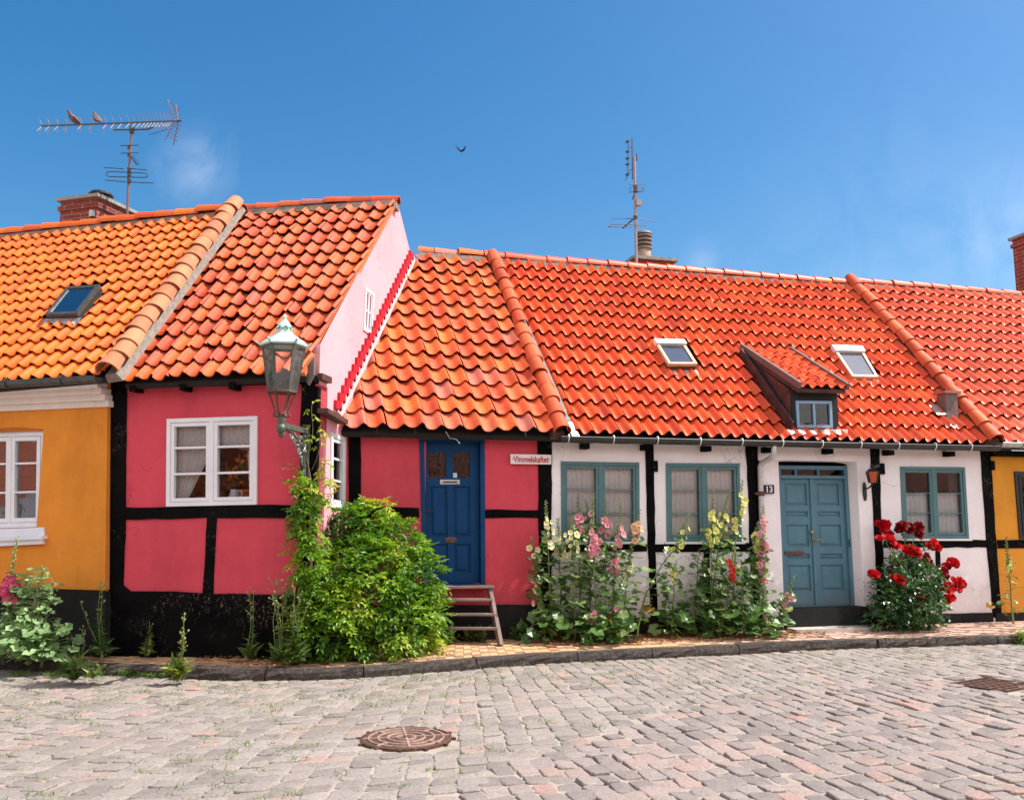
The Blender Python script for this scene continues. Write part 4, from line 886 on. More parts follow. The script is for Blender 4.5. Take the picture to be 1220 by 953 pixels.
def kdir(s):                          # from the kerb towards the viewer; fans out round the corner
    x = kpos(s).x; a = -.245+.43*sstep(-3.6, 1.2, x)+.10*sstep(1.2, 6, x); return Vector((math.sin(a), -math.cos(a), 0))
def ktan(s): return (kpos(s+.05)-kpos(s-.05)).normalized()
STOP = KS[-1]
# joint sand under everything, out to the horizon
t = NT('sandy_ground'); n = t.noise(3, 6, .65); n2 = t.noise(60, 3, .7)
c = t.ramp(n, [(.3, (.27, .225, .19)), (.6, (.36, .31, .265)), (.8, (.42, .36, .31))])
c = t.mix(t.ramp(t.noise(1.1, 5, .7), [(.54, 0), (.66, .6)]), c, (.12, .15, .04))
M['sand'] = t.bsdf(c, .95, t.bump(n2, .6, .01), spec=.15)
mb = MB(); mb.quad((-400, -400, -.013), (400, -400, -.013), (400, 400, -.013), (-400, 400, -.013)); struct('ground', mb, M['sand'])
# setts
def settmat(name, cols):
    t = NT(name); col = t.ramp(t.rnd(0), cols, 'LINEAR')
    g = t.noise(55, 5, .75); g2 = t.noise(9, 4)
    col = t.mix(t.ramp(t.noise(.55, 5, .65), [(.42, 0), (.70, .42)]), col, (.235, .20, .175))
    col = t.mix(t.ramp(t.noise(1.6, 6, .7), [(.56, 0), (.68, .30)]), col, (.25, .24, .13))
    col = t.mix(t.ramp(g, [(.33, .75), (.60, 0)]), col, (.12, .098, .085))
    col = t.mix(t.ramp(t.noise(120, 3, .8), [(.56, 0), (.7, .5)]), col, (.55, .50, .48))
    col = t.mix(t.ramp(g2, [(.45, 0), (.75, .3)]), col, (.33, .28, .22))
    return t.bsdf(col, t.ramp(g2, [(.3, .55), (.7, .8)]), t.bump(g, .55, .008), spec=.35)
SETT = [(0, (.20, .176, .163)), (.3, (.275, .238, .22)), (.6, (.32, .278, .255)), (.82, (.365, .316, .29)), (.90, (.38, .285, .255)), (1, (.42, .265, .23))]
SETTB = [(0, (.185, .156, .15)), (.35, (.26, .218, .206)), (.65, (.315, .264, .247)), (.82, (.37, .29, .262)), (.93, (.38, .262, .232)), (1, (.42, .235, .20))]
M['setts'] = settmat('granite_setts', SETT); M['settsb'] = settmat('large_granite_setts', SETTB)
rs = random.Random(5)
def stone(mb, c4, top, depth, gap, bev, tilt, col, bulge=.004):
    """one sett: four ground corners -> worn cushion top, rounded arris, sides"""
    c = sum(c4, Vector())/4; out = []
    for p in c4:
        d = (p-c); L = d.length; out.append(p-d*(gap*.7/L)+Vector((rs.gauss(0, .0105), rs.gauss(0, .0105), 0)))
    # clip the corners a little: eight-sided outline
    oc = []
    for i in range(4):
        a, b, e = out[i-1], out[i], out[(i+1) % 4]; oc += [b+(a-b)*.13, b+(e-b)*.13]
    tz = lambda p: top+tilt[0]*(p.x-c.x)+tilt[1]*(p.y-c.y)
    ins = lambda p, k: p-(p-c)*(k/(p-c).length)
    R0 = [Vector((p.x, p.y, -depth)) for p in oc]; R1 = [Vector((p.x, p.y, tz(p)-bev*1.1)) for p in oc]; R2 = [Vector((*ins(p, bev*.6).xy, tz(p)-bev*.35)) for p in oc]; R3 = [Vector((*ins(p, bev*1.6).xy, tz(p))) for p in oc]
    n = 8; vs = R0+R1+R2+R3+[Vector((c.x, c.y, top+bulge))]
    fs = [(r*n+i, r*n+(i+1) % n, (r+1)*n+(i+1) % n, (r+1)*n+i) for r in range(3) for i in range(n)]+[(3*n+i, 3*n+(i+1) % n, 4*n) for i in range(n)]
    mb.add(vs, fs, col)
SEAM = [ground(x, y).xy for x, y in ((440, 990), (505, 953), (626, 904), (715, 874), (790, 846), (900, 826), (1040, 812), (1220, 797), (1500, 790))]
SEAM = [(-3.0, 1.0), (-1.5, 3.5)]+[tuple(p) for p in SEAM]+[(30, 13)]
def below_seam(x, y):
    pts = SEAM
    if y > 11.2: return False
    for (x0, y0), (x1, y1) in zip(pts[:-1], pts[1:]):
        if y0 <= y < y1: return x > x0+(x1-x0)*(y-y0)/(y1-y0)
    return False
MAN = ground(484, 879); MAN_R = .335
DR = [ground(*p) for p in ((1131, 814), (1198, 823.5), (1243, 815.5), (1172, 807.5))]; DRC = sum(DR, Vector())/4
def blocked(c): return (c-MAN).length < MAN_R+.055 or (abs(c.x-DRC.x) < .42 and abs(c.y-DRC.y) < .42 and abs((c-DRC).dot((DR[1]-DR[0]).normalized())) < (DR[1]-DR[0]).length/2+.03 and abs((c-DRC).dot((DR[3]-DR[0]).normalized())) < (DR[3]-DR[0]).length/2+.03)
def inview(c): return 3.6 < c.y < 13.5 and -10 < c.x < 11
GAPS = []
mb = MB(); s = 0.5
while s < STOP-1:
    wdt = rs.uniform(.118, .155); tt = -.02-rs.random()*.1
    while tt < 7.5:
        L = rs.uniform(.12, .20); P = [kpos(s)+kdir(s)*tt, kpos(s+wdt)+kdir(s+wdt)*tt, kpos(s+wdt)+kdir(s+wdt)*(tt+L), kpos(s)+kdir(s)*(tt+L)]
        c = sum(P, Vector())/4
        if inview(c) and not blocked(c) and not below_seam(c.x, c.y):
            v = rs.random(); v = v*.85 if rs.random() > .07 else rs.uniform(.88, 1)
            stone(mb, [P[3], P[2], P[1], P[0]], rs.gauss(-.004, .003), .03, rs.uniform(.004, .010), .007, (rs.gauss(0, .018), rs.gauss(0, .018)), (v, rs.random(), 0))
            if rs.random() < .9: GAPS.append((P[0].lerp(P[3], rs.random()), c.x))
        tt += L
    s += wdt
struct('road', mb, M['setts'])
mb = MB(); w_ = Vector((-.27, .963, 0)); e_ = Vector((.963, .27, 0)); O = Vector((2, 6, 0)); i = -64
off = 0
while i < 70:
    tt = -9+rs.random()*.3
    while tt < 9:
        L = rs.uniform(.145, .235); a = i*.150; b = a+.150; wv = .02*math.sin(tt*1.7+i*.35); P = [O+e_*(a+wv)+w_*tt, O+e_*(b+wv)+w_*tt, O+e_*(b+wv)+w_*(tt+L), O+e_*(a+wv)+w_*(tt+L)]
        c = sum(P, Vector())/4
        if inview(c) and below_seam(c.x, c.y) and not blocked(c):
            v = rs.random()*.95 if rs.random() > .12 else rs.uniform(.85, 1)
            stone(mb, P, rs.gauss(.0, .005), .045, rs.uniform(.004, .012), .009, (rs.gauss(0, .042), rs.gauss(.0, .042)), (v, rs.random(), 0), .003)
        tt += L
    i += 1
struct('road', mb, M['settsb'])
# kerb
t = NT('kerb_granite'); n = t.noise(30, 6, .75); c = t.ramp(n, [(.3, (.022, .018, .016)), (.55, (.07, .056, .05)), (.75, (.20, .17, .155))]); c = t.mix(t.ramp(t.noise(3, 4), [(.5, 0), (.7, .5)]), c, (.07, .048, .04))
M['kerb'] = t.bsdf(c, .85, t.bump(n, .8, .02), spec=.25)
mb = MB(); s = .3
while s < STOP-1.2:
    L = rs.uniform(.7, 1.25); n = 8; z = .10+rs.gauss(0, .004); o = rs.gauss(0, .008); vs = []
    for k in range(n+1):
        q = s+.006+(L-.012)*k/n; p = kpos(q); u = ktan(q); f_ = Vector((u.y, -u.x, 0))
        j = lambda: rs.gauss(0, .006)
        for dd_, zz in ((.0, -.05), (.004, .03), (.0, .065), (-.016, z), (-.075, z+.004), (-.135, z), (-.14, .02)): vs.append(p+f_*(dd_+o+j())+UP*(zz+j()*.6))
    m = 7; fs = [(k*m+e, k*m+e+1, (k+1)*m+e+1, (k+1)*m+e) for k in range(n) for e in range(m-1)]+[tuple(range(m)), tuple(n*m+e for e in range(m-1, -1, -1))]
    mb.add(vs, fs); s += L
struct('kerb', mb, M['kerb'])
# brick pavement
def zpav(t): return .098+.05*min(1, max(0, t-.14)/.8)
t = NT('pavement_brick'); col = t.ramp(t.rnd(0), [(0, (.58, .33, .17)), (.4, (.63, .38, .20)), (.7, (.62, .40, .24)), (1, (.56, .34, .20))]); g = t.noise(50, 5, .75)
col = t.mix(t.ramp(g, [(.4, 0), (.7, .45)]), col, (.30, .17, .09)); col = t.mix(t.ramp(t.noise(2.2, 5), [(.45, 0), (.7, .45)]), col, (.40, .25, .15))
col = t.mix(t.rnd(2), col, (.52, .36, .32))
M['pave'] = t.bsdf(col, .85, t.bump(g, .5, .006), spec=.2)
mb = MB(); s = .3
def inside_house(p):
    for f in (FR, FL, FY):
        pass
    a, b = FR.sd(p); c_, d = FL.sd(p); e, f = FY.sd(p); g_, h = FG.sd(p)
    if p.x > CORNER.x+.05: return b < -.12
    if p.x > FY.O.x: return d < -.12
    return f < -.12
while s < STOP-1:
    w_r = rs.uniform(.103, .112); tt = .14+(0 if int(s*9) % 2 else .0)-rs.choice((0, .1)); 
    while tt < 2.2:
        L = .215; t0 = max(tt, .142); P = [kpos(s)-kdir(s)*t0, kpos(s+w_r)-kdir(s+w_r)*t0, kpos(s+w_r)-kdir(s+w_r)*(tt+L), kpos(s)-kdir(s)*(tt+L)]
        c = sum(P, Vector())/4
        if not inside_house(c) and L+tt-t0 > .05:
            z = zpav(tt+.1)+rs.gauss(0, .0014); tl_ = (rs.gauss(0, .007), rs.gauss(0, .007)); pk = sstep(1.5, 4.5, c.x)*.75; gg = .004
            q = [p-(p-c)*(gg/(p-c).length) for p in P]; top = [Vector((p.x, p.y, z+tl_[0]*(p.x-c.x)+tl_[1]*(p.y-c.y))) for p in q]; i2 = [p-(p-c)*(.007/(p-c).length)+UP*.003 for p in top]
            mb.add(i2+top+[p-UP*.03 for p in top], [(0, 1, 2, 3)]+[(4+k, 4+(k+1) % 4, (k+1) % 4, k) for k in range(4)]+[(8+k, 8+(k+1) % 4, 4+(k+1) % 4, 4+k) for k in range(4)], (rs.random(), rs.random(), pk))
        tt += L
    s += w_r
mb2 = MB()
n = 160
for k in range(n):
    a, b = .3+(STOP-1.3)*k/n, .3+(STOP-1.3)*(k+1)/n
    for t0, t1 in ((.10, .5), (.5, .94), (.94, 3.0)): mb2.quad(kpos(a)-kdir(a)*t0+UP*(zpav(t0)-.008), kpos(b)-kdir(b)*t0+UP*(zpav(t0)-.008), kpos(b)-kdir(b)*t1+UP*(zpav(t1)-.008), kpos(a)-kdir(a)*t1+UP*(zpav(t1)-.008))
struct('pavement', mb, M['pave']); struct('pavement_bed', mb2, plain('pavement_sand', (.20, .14, .09), .95, 0, .3, 20, .5))
# iron covers
mh = MB(); R_ = MAN_R
mh.lathe(MAN+UP*-.03, [(R_, 0), (R_, .036), (R_-.02, .040), (R_-.022, .034), (.002, .034)], 48)
for k in range(1, 5):
    r = R_*k/4.9; mh.lathe(MAN+UP*.002, [(r-.008, 0), (r-.006, .011), (r+.006, .011), (r+.008, 0)], 44, mi=1)
for k in range(8):
    a = k*math.pi/4+.2; d = Vector((math.cos(a), math.sin(a), 0)); r0 = .03 if k % 2 == 0 else R_*.62; mh.bar(MAN+d*r0+UP*.0075, MAN+d*(R_-.02)+UP*.0075, .016, .014, mi=1)
for k in range(12):
    a = k*math.pi/6; d = Vector((math.cos(a), math.sin(a), 0)); mh.bar(MAN+d*(R_-.01)+UP*.0, MAN+d*(R_+.03)+UP*-.002, .022, .014)
t = NT('rusted_cast_iron'); n = t.noise(30, 5, .7); c = t.ramp(n, [(.3, (.055, .028, .02)), (.55, (.12, .058, .04)), (.75, (.20, .11, .08))]); M['castiron'] = t.bsdf(c, .6, t.bump(n, .5, .006), metal=.25)
m0 = obj('manhole_cover', mh, [M['castiron'], plain('worn_iron_ribs', (.40, .27, .22), .55, .3, .3, 25)], base=MAN); tag(m0, 'round rusty iron manhole cover with rings and spokes in the cobbles', 'manhole cover')
g_ = MB(); 
def dq(a, b, z): return (DR[0]*(1-a)+DR[1]*a)*(1-b)+(DR[3]*(1-a)+DR[2]*a)*b+UP*z
def dbox(a0, a1, b0, b1, z0, z1): g_.hexa([dq(a0, b0, z1), dq(a1, b0, z1), dq(a1, b1, z1), dq(a0, b1, z1), dq(a0, b0, z0), dq(a1, b0, z0), dq(a1, b1, z0), dq(a0, b1, z0)])
dbox(0, 1, 0, 1, -.03, -.004)
for a in ((0, .05), (.95, 1)): dbox(*a, 0, 1, -.01, .008); dbox(0, 1, *a, -.01, .007)
for i in range(1, 6): dbox(i/6-.02, i/6+.02, .05, .95, -.01, .005)
for i in range(1, 6): dbox(.05, .95, i/6-.012, i/6+.012, -.01, .003)
tag(obj('drain_cover', g_, M['castiron'], base=DRC), 'square rusty iron grid cover set in the road at the right edge', 'drain cover')

# ================================================================== wooden steps, doorstep
ws = thing('wooden_steps', 'weathered open wooden steps leaning up to the blue door', 'steps', FR.p(FR.sz(545, 760)[0], ZP, .3))
def wb(parent, name, a, b, w_, h_, mat='wood', up=UP): m = MB(); m.bar(a, b, w_, h_, up); return obj(name, m, M[mat], parent)
x0, x1 = FR.sz(511, 701)[0], FR.sz(579, 701)[0]
zt_ = FR.sz(545, 699, .1)[1]
LB, RB = ground(515, 768, .13), ground(596.5, 769, .13); LT, RT = FR.p(x0-.02, zt_, .14), FR.p(x1+.01, zt_-.02, .13)
wb(ws, 'stringer', LB, LT, .045, .075); wb(ws, 'stringer', RB, RT, .045, .075)
m = MB(); m.box(FR, x0-.08, x1+.06, zt_-.012, zt_+.014, -.02, .20); obj('tread', m, M['wood'], ws)
for t_ in (.20, .46, .70):
    a = LB.lerp(LT, 1-t_); b = RB.lerp(RT, 1-t_); m = MB(); m.bar(a-FR.u*.0+FR.n*.03, b+FR.n*.03, .13, .024); obj('tread', m, M['wood'], ws)
m = MB(); a, b = FR.sz(931, 724), FR.sz(1034, 745); m.box(FR, a[0], b[0], ZP, a[1]-.01, -.15, .10); m2_ = obj('doorstep', m, M['plinth'], base=FR.p((a[0]+b[0])/2, ZP, 0)); tag(m2_, 'black painted doorstep block under the teal double door', 'doorstep')
m = MB(); a, b = ground(943, 752, .14), ground(1051, 750, .14); m.prism(Frame((0, 0), 0), [(0, 0)]*0 or [(a.x, .10), (b.x, .10), (b.x, .165), (a.x, .165)], 0, .01) if False else None
s0, s1 = FR.sd(a)[0], FR.sd(b)[0]; m.box(FR, s0, s1, .10, .175, .0, .33); o = obj('step_slab', m, M['stone'], base=FR.p((s0+s1)/2, .1, .2)); tag(o, 'low pale stone slab lying before the black doorstep', 'step')

# ================================================================== lamps, signs
ext = .62
MT = FL.at(366, 512, .02)
for _ in range(40):
    p = MT+FL.n*ext; px = 610+FPX*p.x/(p.y*CP+(p.z-EYE)*SP); ext += (px-335)*.008
LX = MT+FL.n*ext
mpp = (LX.y*CP+(LX.z-EYE)*SP)/FPX
zz = lambda y: hit(335, y, LX, Vector((0, 1, 0))).z
lamp = thing('street_lamp', 'old copper-roofed six-sided gas lantern on an ornate iron wall bracket', 'street lamp', MT)
AX = Vector((LX.x, LX.y, 0)); ring = lambda r, z, k, ph=R(12): AX+UP*z+Vector((math.cos(k*math.pi/3+ph), math.sin(k*math.pi/3+ph), 0))*r
mpp *= .83; r_t, r_b = 30*mpp, 19.5*mpp; z_t, z_b = zz(414), zz(466)
m = MB()
for k in range(6):
    m.bar(ring(r_b, z_b, k), ring(r_t, z_t, k), .016, .02, ring(1, 0, k)-AX); m.bar(ring(r_b, z_b, k), ring(r_b, z_b, k+1), .02, .022); m.bar(ring(r_t, z_t, k), ring(r_t, z_t, k+1), .022, .024)
lf = obj('lantern_frame', m, M['olive'], lamp)
m = MB()
for k in range(6): m.quad(ring(r_b-.004, z_b+.01, k), ring(r_b-.004, z_b+.01, k+1), ring(r_t-.004, z_t-.01, k+1), ring(r_t-.004, z_t-.01, k))
obj('lantern_glass', m, M['glassL'], lamp)
m = MB(); prof = [(33*mpp, zz(413)), (34*mpp, zz(411)), (26*mpp, zz(405)), (13*mpp, zz(398)), (11*mpp, zz(395))]
for (r0, h0), (r1, h1) in zip(prof[:-1], prof[1:]):
    for k in range(6): m.quad(ring(r0, h0, k), ring(r0, h0, k+1), ring(r1, h1, k+1), ring(r1, h1, k))
m.add([ring(prof[0][0]-.01, prof[0][1], k) for k in range(6)]+[AX+UP*(prof[0][1]+.02)], [(k, (k+1) % 6, 6) for k in range(6)])
for k in range(6): a = ring(33*mpp, zz(412), k); m.bar(a, a+(ring(1, 0, k)-AX)*.045+UP*.035, .025, .012)
m.lathe(AX+UP*zz(396), [(10*mpp, 0), (9*mpp, .03), (6.5*mpp, .06), (7*mpp, .075)], 12)
lr = obj('lantern_roof', m, M['patina'], lamp)
m = MB(); m.lathe(AX+UP*zz(391), [(6*mpp, 0), (11*mpp, .015), (10*mpp, .025), (4.5*mpp, .075), (4*mpp, .085)], 12)
for k in range(8): an = k*math.pi/4; d = Vector((math.cos(an), math.sin(an), 0)); m.bar(AX+UP*(zz(391)+.012)+d*9.5*mpp, AX+UP*(zz(391)-.006)+d*12.5*mpp, .03, .012)
m.lathe(AX+UP*(zz(391)+.08), [(.016, 0), (.020, .012), (.015, .02), (.021, .035), (.014, .052), (.004, .062)], 10); obj('finial', m, M['patina'], lr)
m = MB(); m.lathe(AX+UP*(z_b-.02), [(21*mpp, 0), (21*mpp, .02)], 18)
for k in range(6):
    p0 = ring(19*mpp, z_b-.02, k); p3 = ring(5*mpp, zz(496), k); m.tube([p0+(p0-AX-UP*(z_b-.02))*.15+UP*.01, p0, p0*.6+p3*.4+(p0-p3).normalized()*.02, p0*.3+p3*.7+(AX-p0).normalized()*.045*Vector((1, 1, 0)).length*.3, p3+(p0-AX-UP*(z_b-.02))*.35, p3], .011, 6)
m.lathe(AX+UP*zz(498), [(6*mpp, 0), (8*mpp, .015), (8*mpp, .035), (5*mpp, .05)], 12)
obj('lantern_cradle', m, M['rust'], lamp)
m = MB(); m.lathe(AX+UP*zz(516), [(4*mpp, 0), (6.5*mpp, .03), (7*mpp, .06), (5*mpp, .09), (6.5*mpp, .13), (7*mpp, .165)], 12)
a0 = AX+UP*zz(506); a1 = MT-UP*.02; m.bar(a0, a1, .045, .055)
m.bar(MT+UP*.03, MT-UP*.52, .07, .05, FL.n); m.bar(MT+UP*.035-FL.u*0, MT+UP*.05, .10, .08)
pts = [a0-UP*.03+(a1-a0)*.08]
for i in range(13):
    t_ = i/12; pts.append(a0+(a1-a0)*(.10+.86*math.sin(t_*math.pi/2)**.9)-UP*(.03+.52*(1-math.cos(t_*math.pi/2))))
m.tube(pts, .020, 6); m.ball(AX+UP*zz(517)+FL.n*-.02, .038)
br = obj('bracket', m, M['olive'], lamp)
m = MB(); dA_ = (a1-a0)
def scr(u_, v_): return a0+dA_*u_-UP*v_
for (cu, cv, r0, turns) in ((.80, .14, .10, 1.6), (.57, .115, .07, 1.5), (.88, .32, .065, 1.5), (.38, .08, .045, 1.4), (.93, .44, .04, 1.3), (.70, .22, .05, 1.2)):
    L_ = dA_.length; m.tube([scr(cu+math.cos(th)*r0*(1-th/(turns*6.9))/L_, cv+math.sin(th)*r0*(1-th/(turns*6.9))) for th in [turns*2*math.pi*i/26 for i in range(27)]], .011, 5)
for cu, cv in ((.72, .08), (.88, .06), (.93, .22), (.78, .29), (.48, .07), (.95, .37), (.64, .17)): m.ball(scr(cu, cv), .022)
obj('scrollwork', m, M['zincL'] if False else plain('scroll_iron', (.20, .22, .19), .5, .2, .3, 14), br)

def lettering(text, height, width, mat, depth=.003):
    cu = bpy.data.curves.new('lettering', 'FONT'); cu.body = text; cu.size = 1; cu.extrude = .02; cu.align_x = 'CENTER'; cu.offset = .022
    o = bpy.data.objects.new('lettering', cu); COL.objects.link(o); bpy.context.view_layer.update()
    me = bpy.data.meshes.new_from_object(o.evaluated_get(bpy.context.evaluated_depsgraph_get())); bpy.data.objects.remove(o); bpy.data.curves.remove(cu)
    xs = [v.co.x for v in me.vertices]; ys = [v.co.y for v in me.vertices]; x0, x1, y0, y1 = min(xs), max(xs), min(ys), max(ys)
    for v in me.vertices: v.co.x = ((v.co.x-x0)/(x1-x0)-.5)*width; v.co.y = ((v.co.y-y0)/(y1-y0)-.5)*height; v.co.z = depth if v.co.z > 0 else 0
    me.materials.append(mat); return me
def sign_plate(name, label, cat, q, mat, text, tmat, hfrac, wfrac, border=None):
    m = MB(); qbox(m, q, 0, 1, 0, 1, -.02, .012); c = q(.5, .5, .0); o = obj(name, m, mat, base=c); tag(o, label, cat)
    me = lettering(text, q.H*hfrac, q.W*wfrac, tmat); ux = (q(1, .5)-q(0, .5)).normalized(); n_ = q.fr.n; uy = n_.cross(ux)
    mt = Matrix((ux, uy, n_)).transposed().to_4x4(); l = bpy.data.objects.new('lettering', me); COL.objects.link(l); l.parent = o; l.matrix_local = Matrix.Translation(n_*.0125)@mt
    return o, l
qs = quadmap(FR, (608, 541), (656.8, 541.8), (656.6, 553.2), (608.2, 552.6), .035)
so_, sl_ = sign_plate('street_sign', 'white enamel street name sign lettered in red on the pink wall', 'street sign', qs, M['signwhite'], '\u00b7Vimmelskaftet\u00b7', M['signred'], .66, .92)
# the sign's letters have slab serifs: short bars on the foot and head of the upright strokes
q13 = quadmap(FR, (910.4, 577.8), (921.8, 577.6), (922, 587.8), (910.6, 588), .02)
sign_plate('house_number', 'small black plate with white number 13 beside the teal door', 'house number', q13, M['signnavy'], '13', M['signwhite'], .74, .62)
# wall lantern by the door
c = FR.at(1039.5, 568, .20); wl = thing('wall_lantern', 'small dark wall lantern with amber glass beside the teal double door', 'lantern', FR.at(1029.5, 585, .02))
m = MB(); q = FR.at(1029.7, 585.5, .0); s_, z_ = FR.sz(1029.7, 585.5)
m.prism(FR, [(s_+.028*math.cos(a), z_+.13*math.sin(a)) for a in [i*math.pi/8 for i in range(16)]], -.01, .025); obj('back_plate', m, M['black'], wl)
m = MB(); a = FR.p(s_, z_+.04, .02); b = c-UP*.10; m.tube([a, a+FR.n*.06, b+UP*-.0, c-UP*.08], .010, 6); obj('arm', m, M['black'], wl)
rg = lambda r, z, k: c+UP*z+Vector((math.cos(k*math.pi/2+.6), math.sin(k*math.pi/2+.6), 0))*r
m = MB()
for k in range(4): m.bar(rg(.06, -.08, k), rg(.095, .07, k), .012, .012); m.quad(rg(.105, .075, k), rg(.105, .075, k+1), rg(.03, .13, k+1), rg(.03, .13, k)); m.quad(rg(.105, .075, k+1), rg(.105, .075, k), rg(.01, .06, k), rg(.01, .06, k+1)); m.quad(rg(.06, -.085, k), rg(.06, -.085, k+1), rg(.01, -.09, k+1), rg(.01, -.09, k))
m.ball(c+UP*.15, .025); m.bar(c+UP*.12, c+UP*.16+FR.u*.10, .06, .04); obj('lantern_frame', m, M['black'], wl)
m = MB()
for k in range(4): m.quad(rg(.055, -.08, k), rg(.055, -.08, k+1), rg(.09, .07, k+1), rg(.09, .07, k))
obj('lantern_glass', m, M['lampred'], wl)

# ================================================================== behind the windows
for k, x in enumerate(W[:2]):
    wn = ('first', 'second')[k]
    nm = ('window nearest the street sign', 'window beside the drainpipe')[k]
    curtain(x, .03, .49, .03, .97, -.082, 7, .010, M['curtain'], f'long white curtain in the left half of the {nm}', 'white curtains')
    curtain(x, .51, .97, .03, .97, -.082, 7, .010, M['curtain'], f'long white curtain in the right half of the {nm}', 'white curtains')
curtain(W[2], .04, .49, .36, .97, -.082, 6, .010, M['curtain'], 'short white half curtain, left one in the window beside the red roses', 'white curtains')
curtain(W[2], .51, .96, .36, .97, -.082, 6, .010, M['curtain'], 'short white half curtain, right one in the window beside the red roses', 'white curtains')
curtain(qPW, .05, .45, .04, .93, -.085, 6, .009, M['lace'], 'white lace curtain drawn to the left in the pink house window', 'lace curtains', edge=lambda t: (.06, .49 if t < .28 else .49-.31*((t-.28)/.72)))
curtain(qPW, .55, .95, .04, .72, -.085, 6, .009, M['lace'], 'white lace curtain drawn to the right in the pink house window', 'lace curtains', edge=lambda t: (.50 if t < .40 else .50+.34*min(1, (t-.40)/.08)+.02*t, .96))
def on_sill(a, e=-.22): p = qPW(a, 1, e); return Vector((p.x, p.y, hole(qPW)[2]+.006))
sx = MB(); c = on_sill(.66, -.17); sx.lathe(c, [(.045, 0), (.06, .015), (.066, .05), (.05, .10), (.042, .125), (.048, .14), (.042, .139), (.036, .12)], 18); jug = obj('jug', sx, M['porcelain'], base=c, smooth=True); tag(jug, 'white porcelain jug with a handle on the pink house window ledge', 'jug')
m = MB(); u_ = FL.u; m.tube([c+UP*.12+u_*.045, c+UP*.125+u_*.075, c+UP*.10+u_*.095, c+UP*.065+u_*.085, c+UP*.04+u_*.062], .008, 6); obj('handle', m, M['porcelain'], jug)
m = MB(); c = on_sill(.34, -.18); m.lathe(c, [(.07, 0), (.08, .01), (.115, .05), (.11, .05), (.075, .015)], 20); tag(obj('dish', m, M['porcelain'], base=c, smooth=True), 'shallow white dish on the left of the pink house window ledge', 'dish')
def pot_plant(a, e, pr, ph, h, spread, label, flowers, col):
    c = on_sill(a, e); t = thing('potted_plant', label, 'potted plant', c)
    m = MB(); m.lathe(c, [(pr*.72, 0), (pr, ph*.8), (pr*1.12, ph*.82), (pr*1.12, ph), (pr, ph), (pr*.9, ph*.9)], 18); obj('flowerpot', m, M['terracotta'], t, smooth=False)
    m = MB(); rr = random.Random(int(a*1000))
    for i in range(150):
        d = Vector((rr.gauss(0, 1), rr.gauss(0, .6), abs(rr.gauss(0, 1)))).normalized(); p = c+UP*(ph+.02)+Vector((d.x*spread, d.y*spread*.7, d.z*h))*rr.uniform(.4, 1)
        leaf(m, p, d+UP*.3, Vector((rr.gauss(0, 1), rr.gauss(0, 1), rr.gauss(0, 1))), rr.uniform(.05, .09), .025, rr.random()*.8)
    obj('foliage', m, M['holly'], t)
    if flowers:
        m = MB()
        for i in range(flowers):
            d = Vector((rr.gauss(0, 1), rr.gauss(-.6, .5), rr.random()+.2)).normalized(); m.ball(c+UP*(ph)+Vector((d.x*spread, d.y*spread*.7, d.z*h)), rr.uniform(.018, .03), (rr.random(), 0, 0))
        obj('blossoms', m, M['blossom_orange'], t)
# ------------------------------------------------------------------ leaves
def frame_of(ax, nrm):
    ax = Vector(ax).normalized(); s = ax.cross(Vector(nrm))
    if s.length < 1e-4: s = ax.orthogonal()
    s.normalize(); return ax, s, s.cross(ax).normalized()
def leaf(mb, p, ax, nrm, L, Wd, c, fold=.25, droop=.12):
    a, s, n = frame_of(ax, nrm); p = Vector(p)
    mb.add([p, p+a*L*.45+s*Wd*.5+n*Wd*fold, p+a*L-n*L*droop, p+a*L*.45-s*Wd*.5+n*Wd*fold, p+a*L*.48], [(0, 1, 2, 4), (0, 4, 2, 3)], (c, 0, 0))
def lobed(mb, p, ax, nrm, r, c, rr, cup=.22, lobes=5):
    """rounded, shallow-lobed hollyhock leaf, slightly cupped, with a notch at the stalk"""
    a, s, n = frame_of(ax, nrm); p = Vector(p); ctr = p+a*r*.55; vs = [ctr-n*r*.06]; k = lobes*2+1
    for i in range(k):
        an = -2.75+5.5*i/(k-1); rad = r*(1.0 if i % 2 else .80)*(1-.12*abs(math.sin(an)))*rr.uniform(.9, 1.06)
        vs.append(ctr+a*math.cos(an)*rad*.95+s*math.sin(an)*rad+n*(cup*r*(.35+.3*math.cos(2*an))*rr.uniform(.3, 1.3)+(.05*r if i % 2 == 0 else -.03*r)-(.18*r if abs(an) < .8 else 0)))
    mb.add(vs, [(0, i, i+1) for i in range(1, k)], (c, 0, 0))
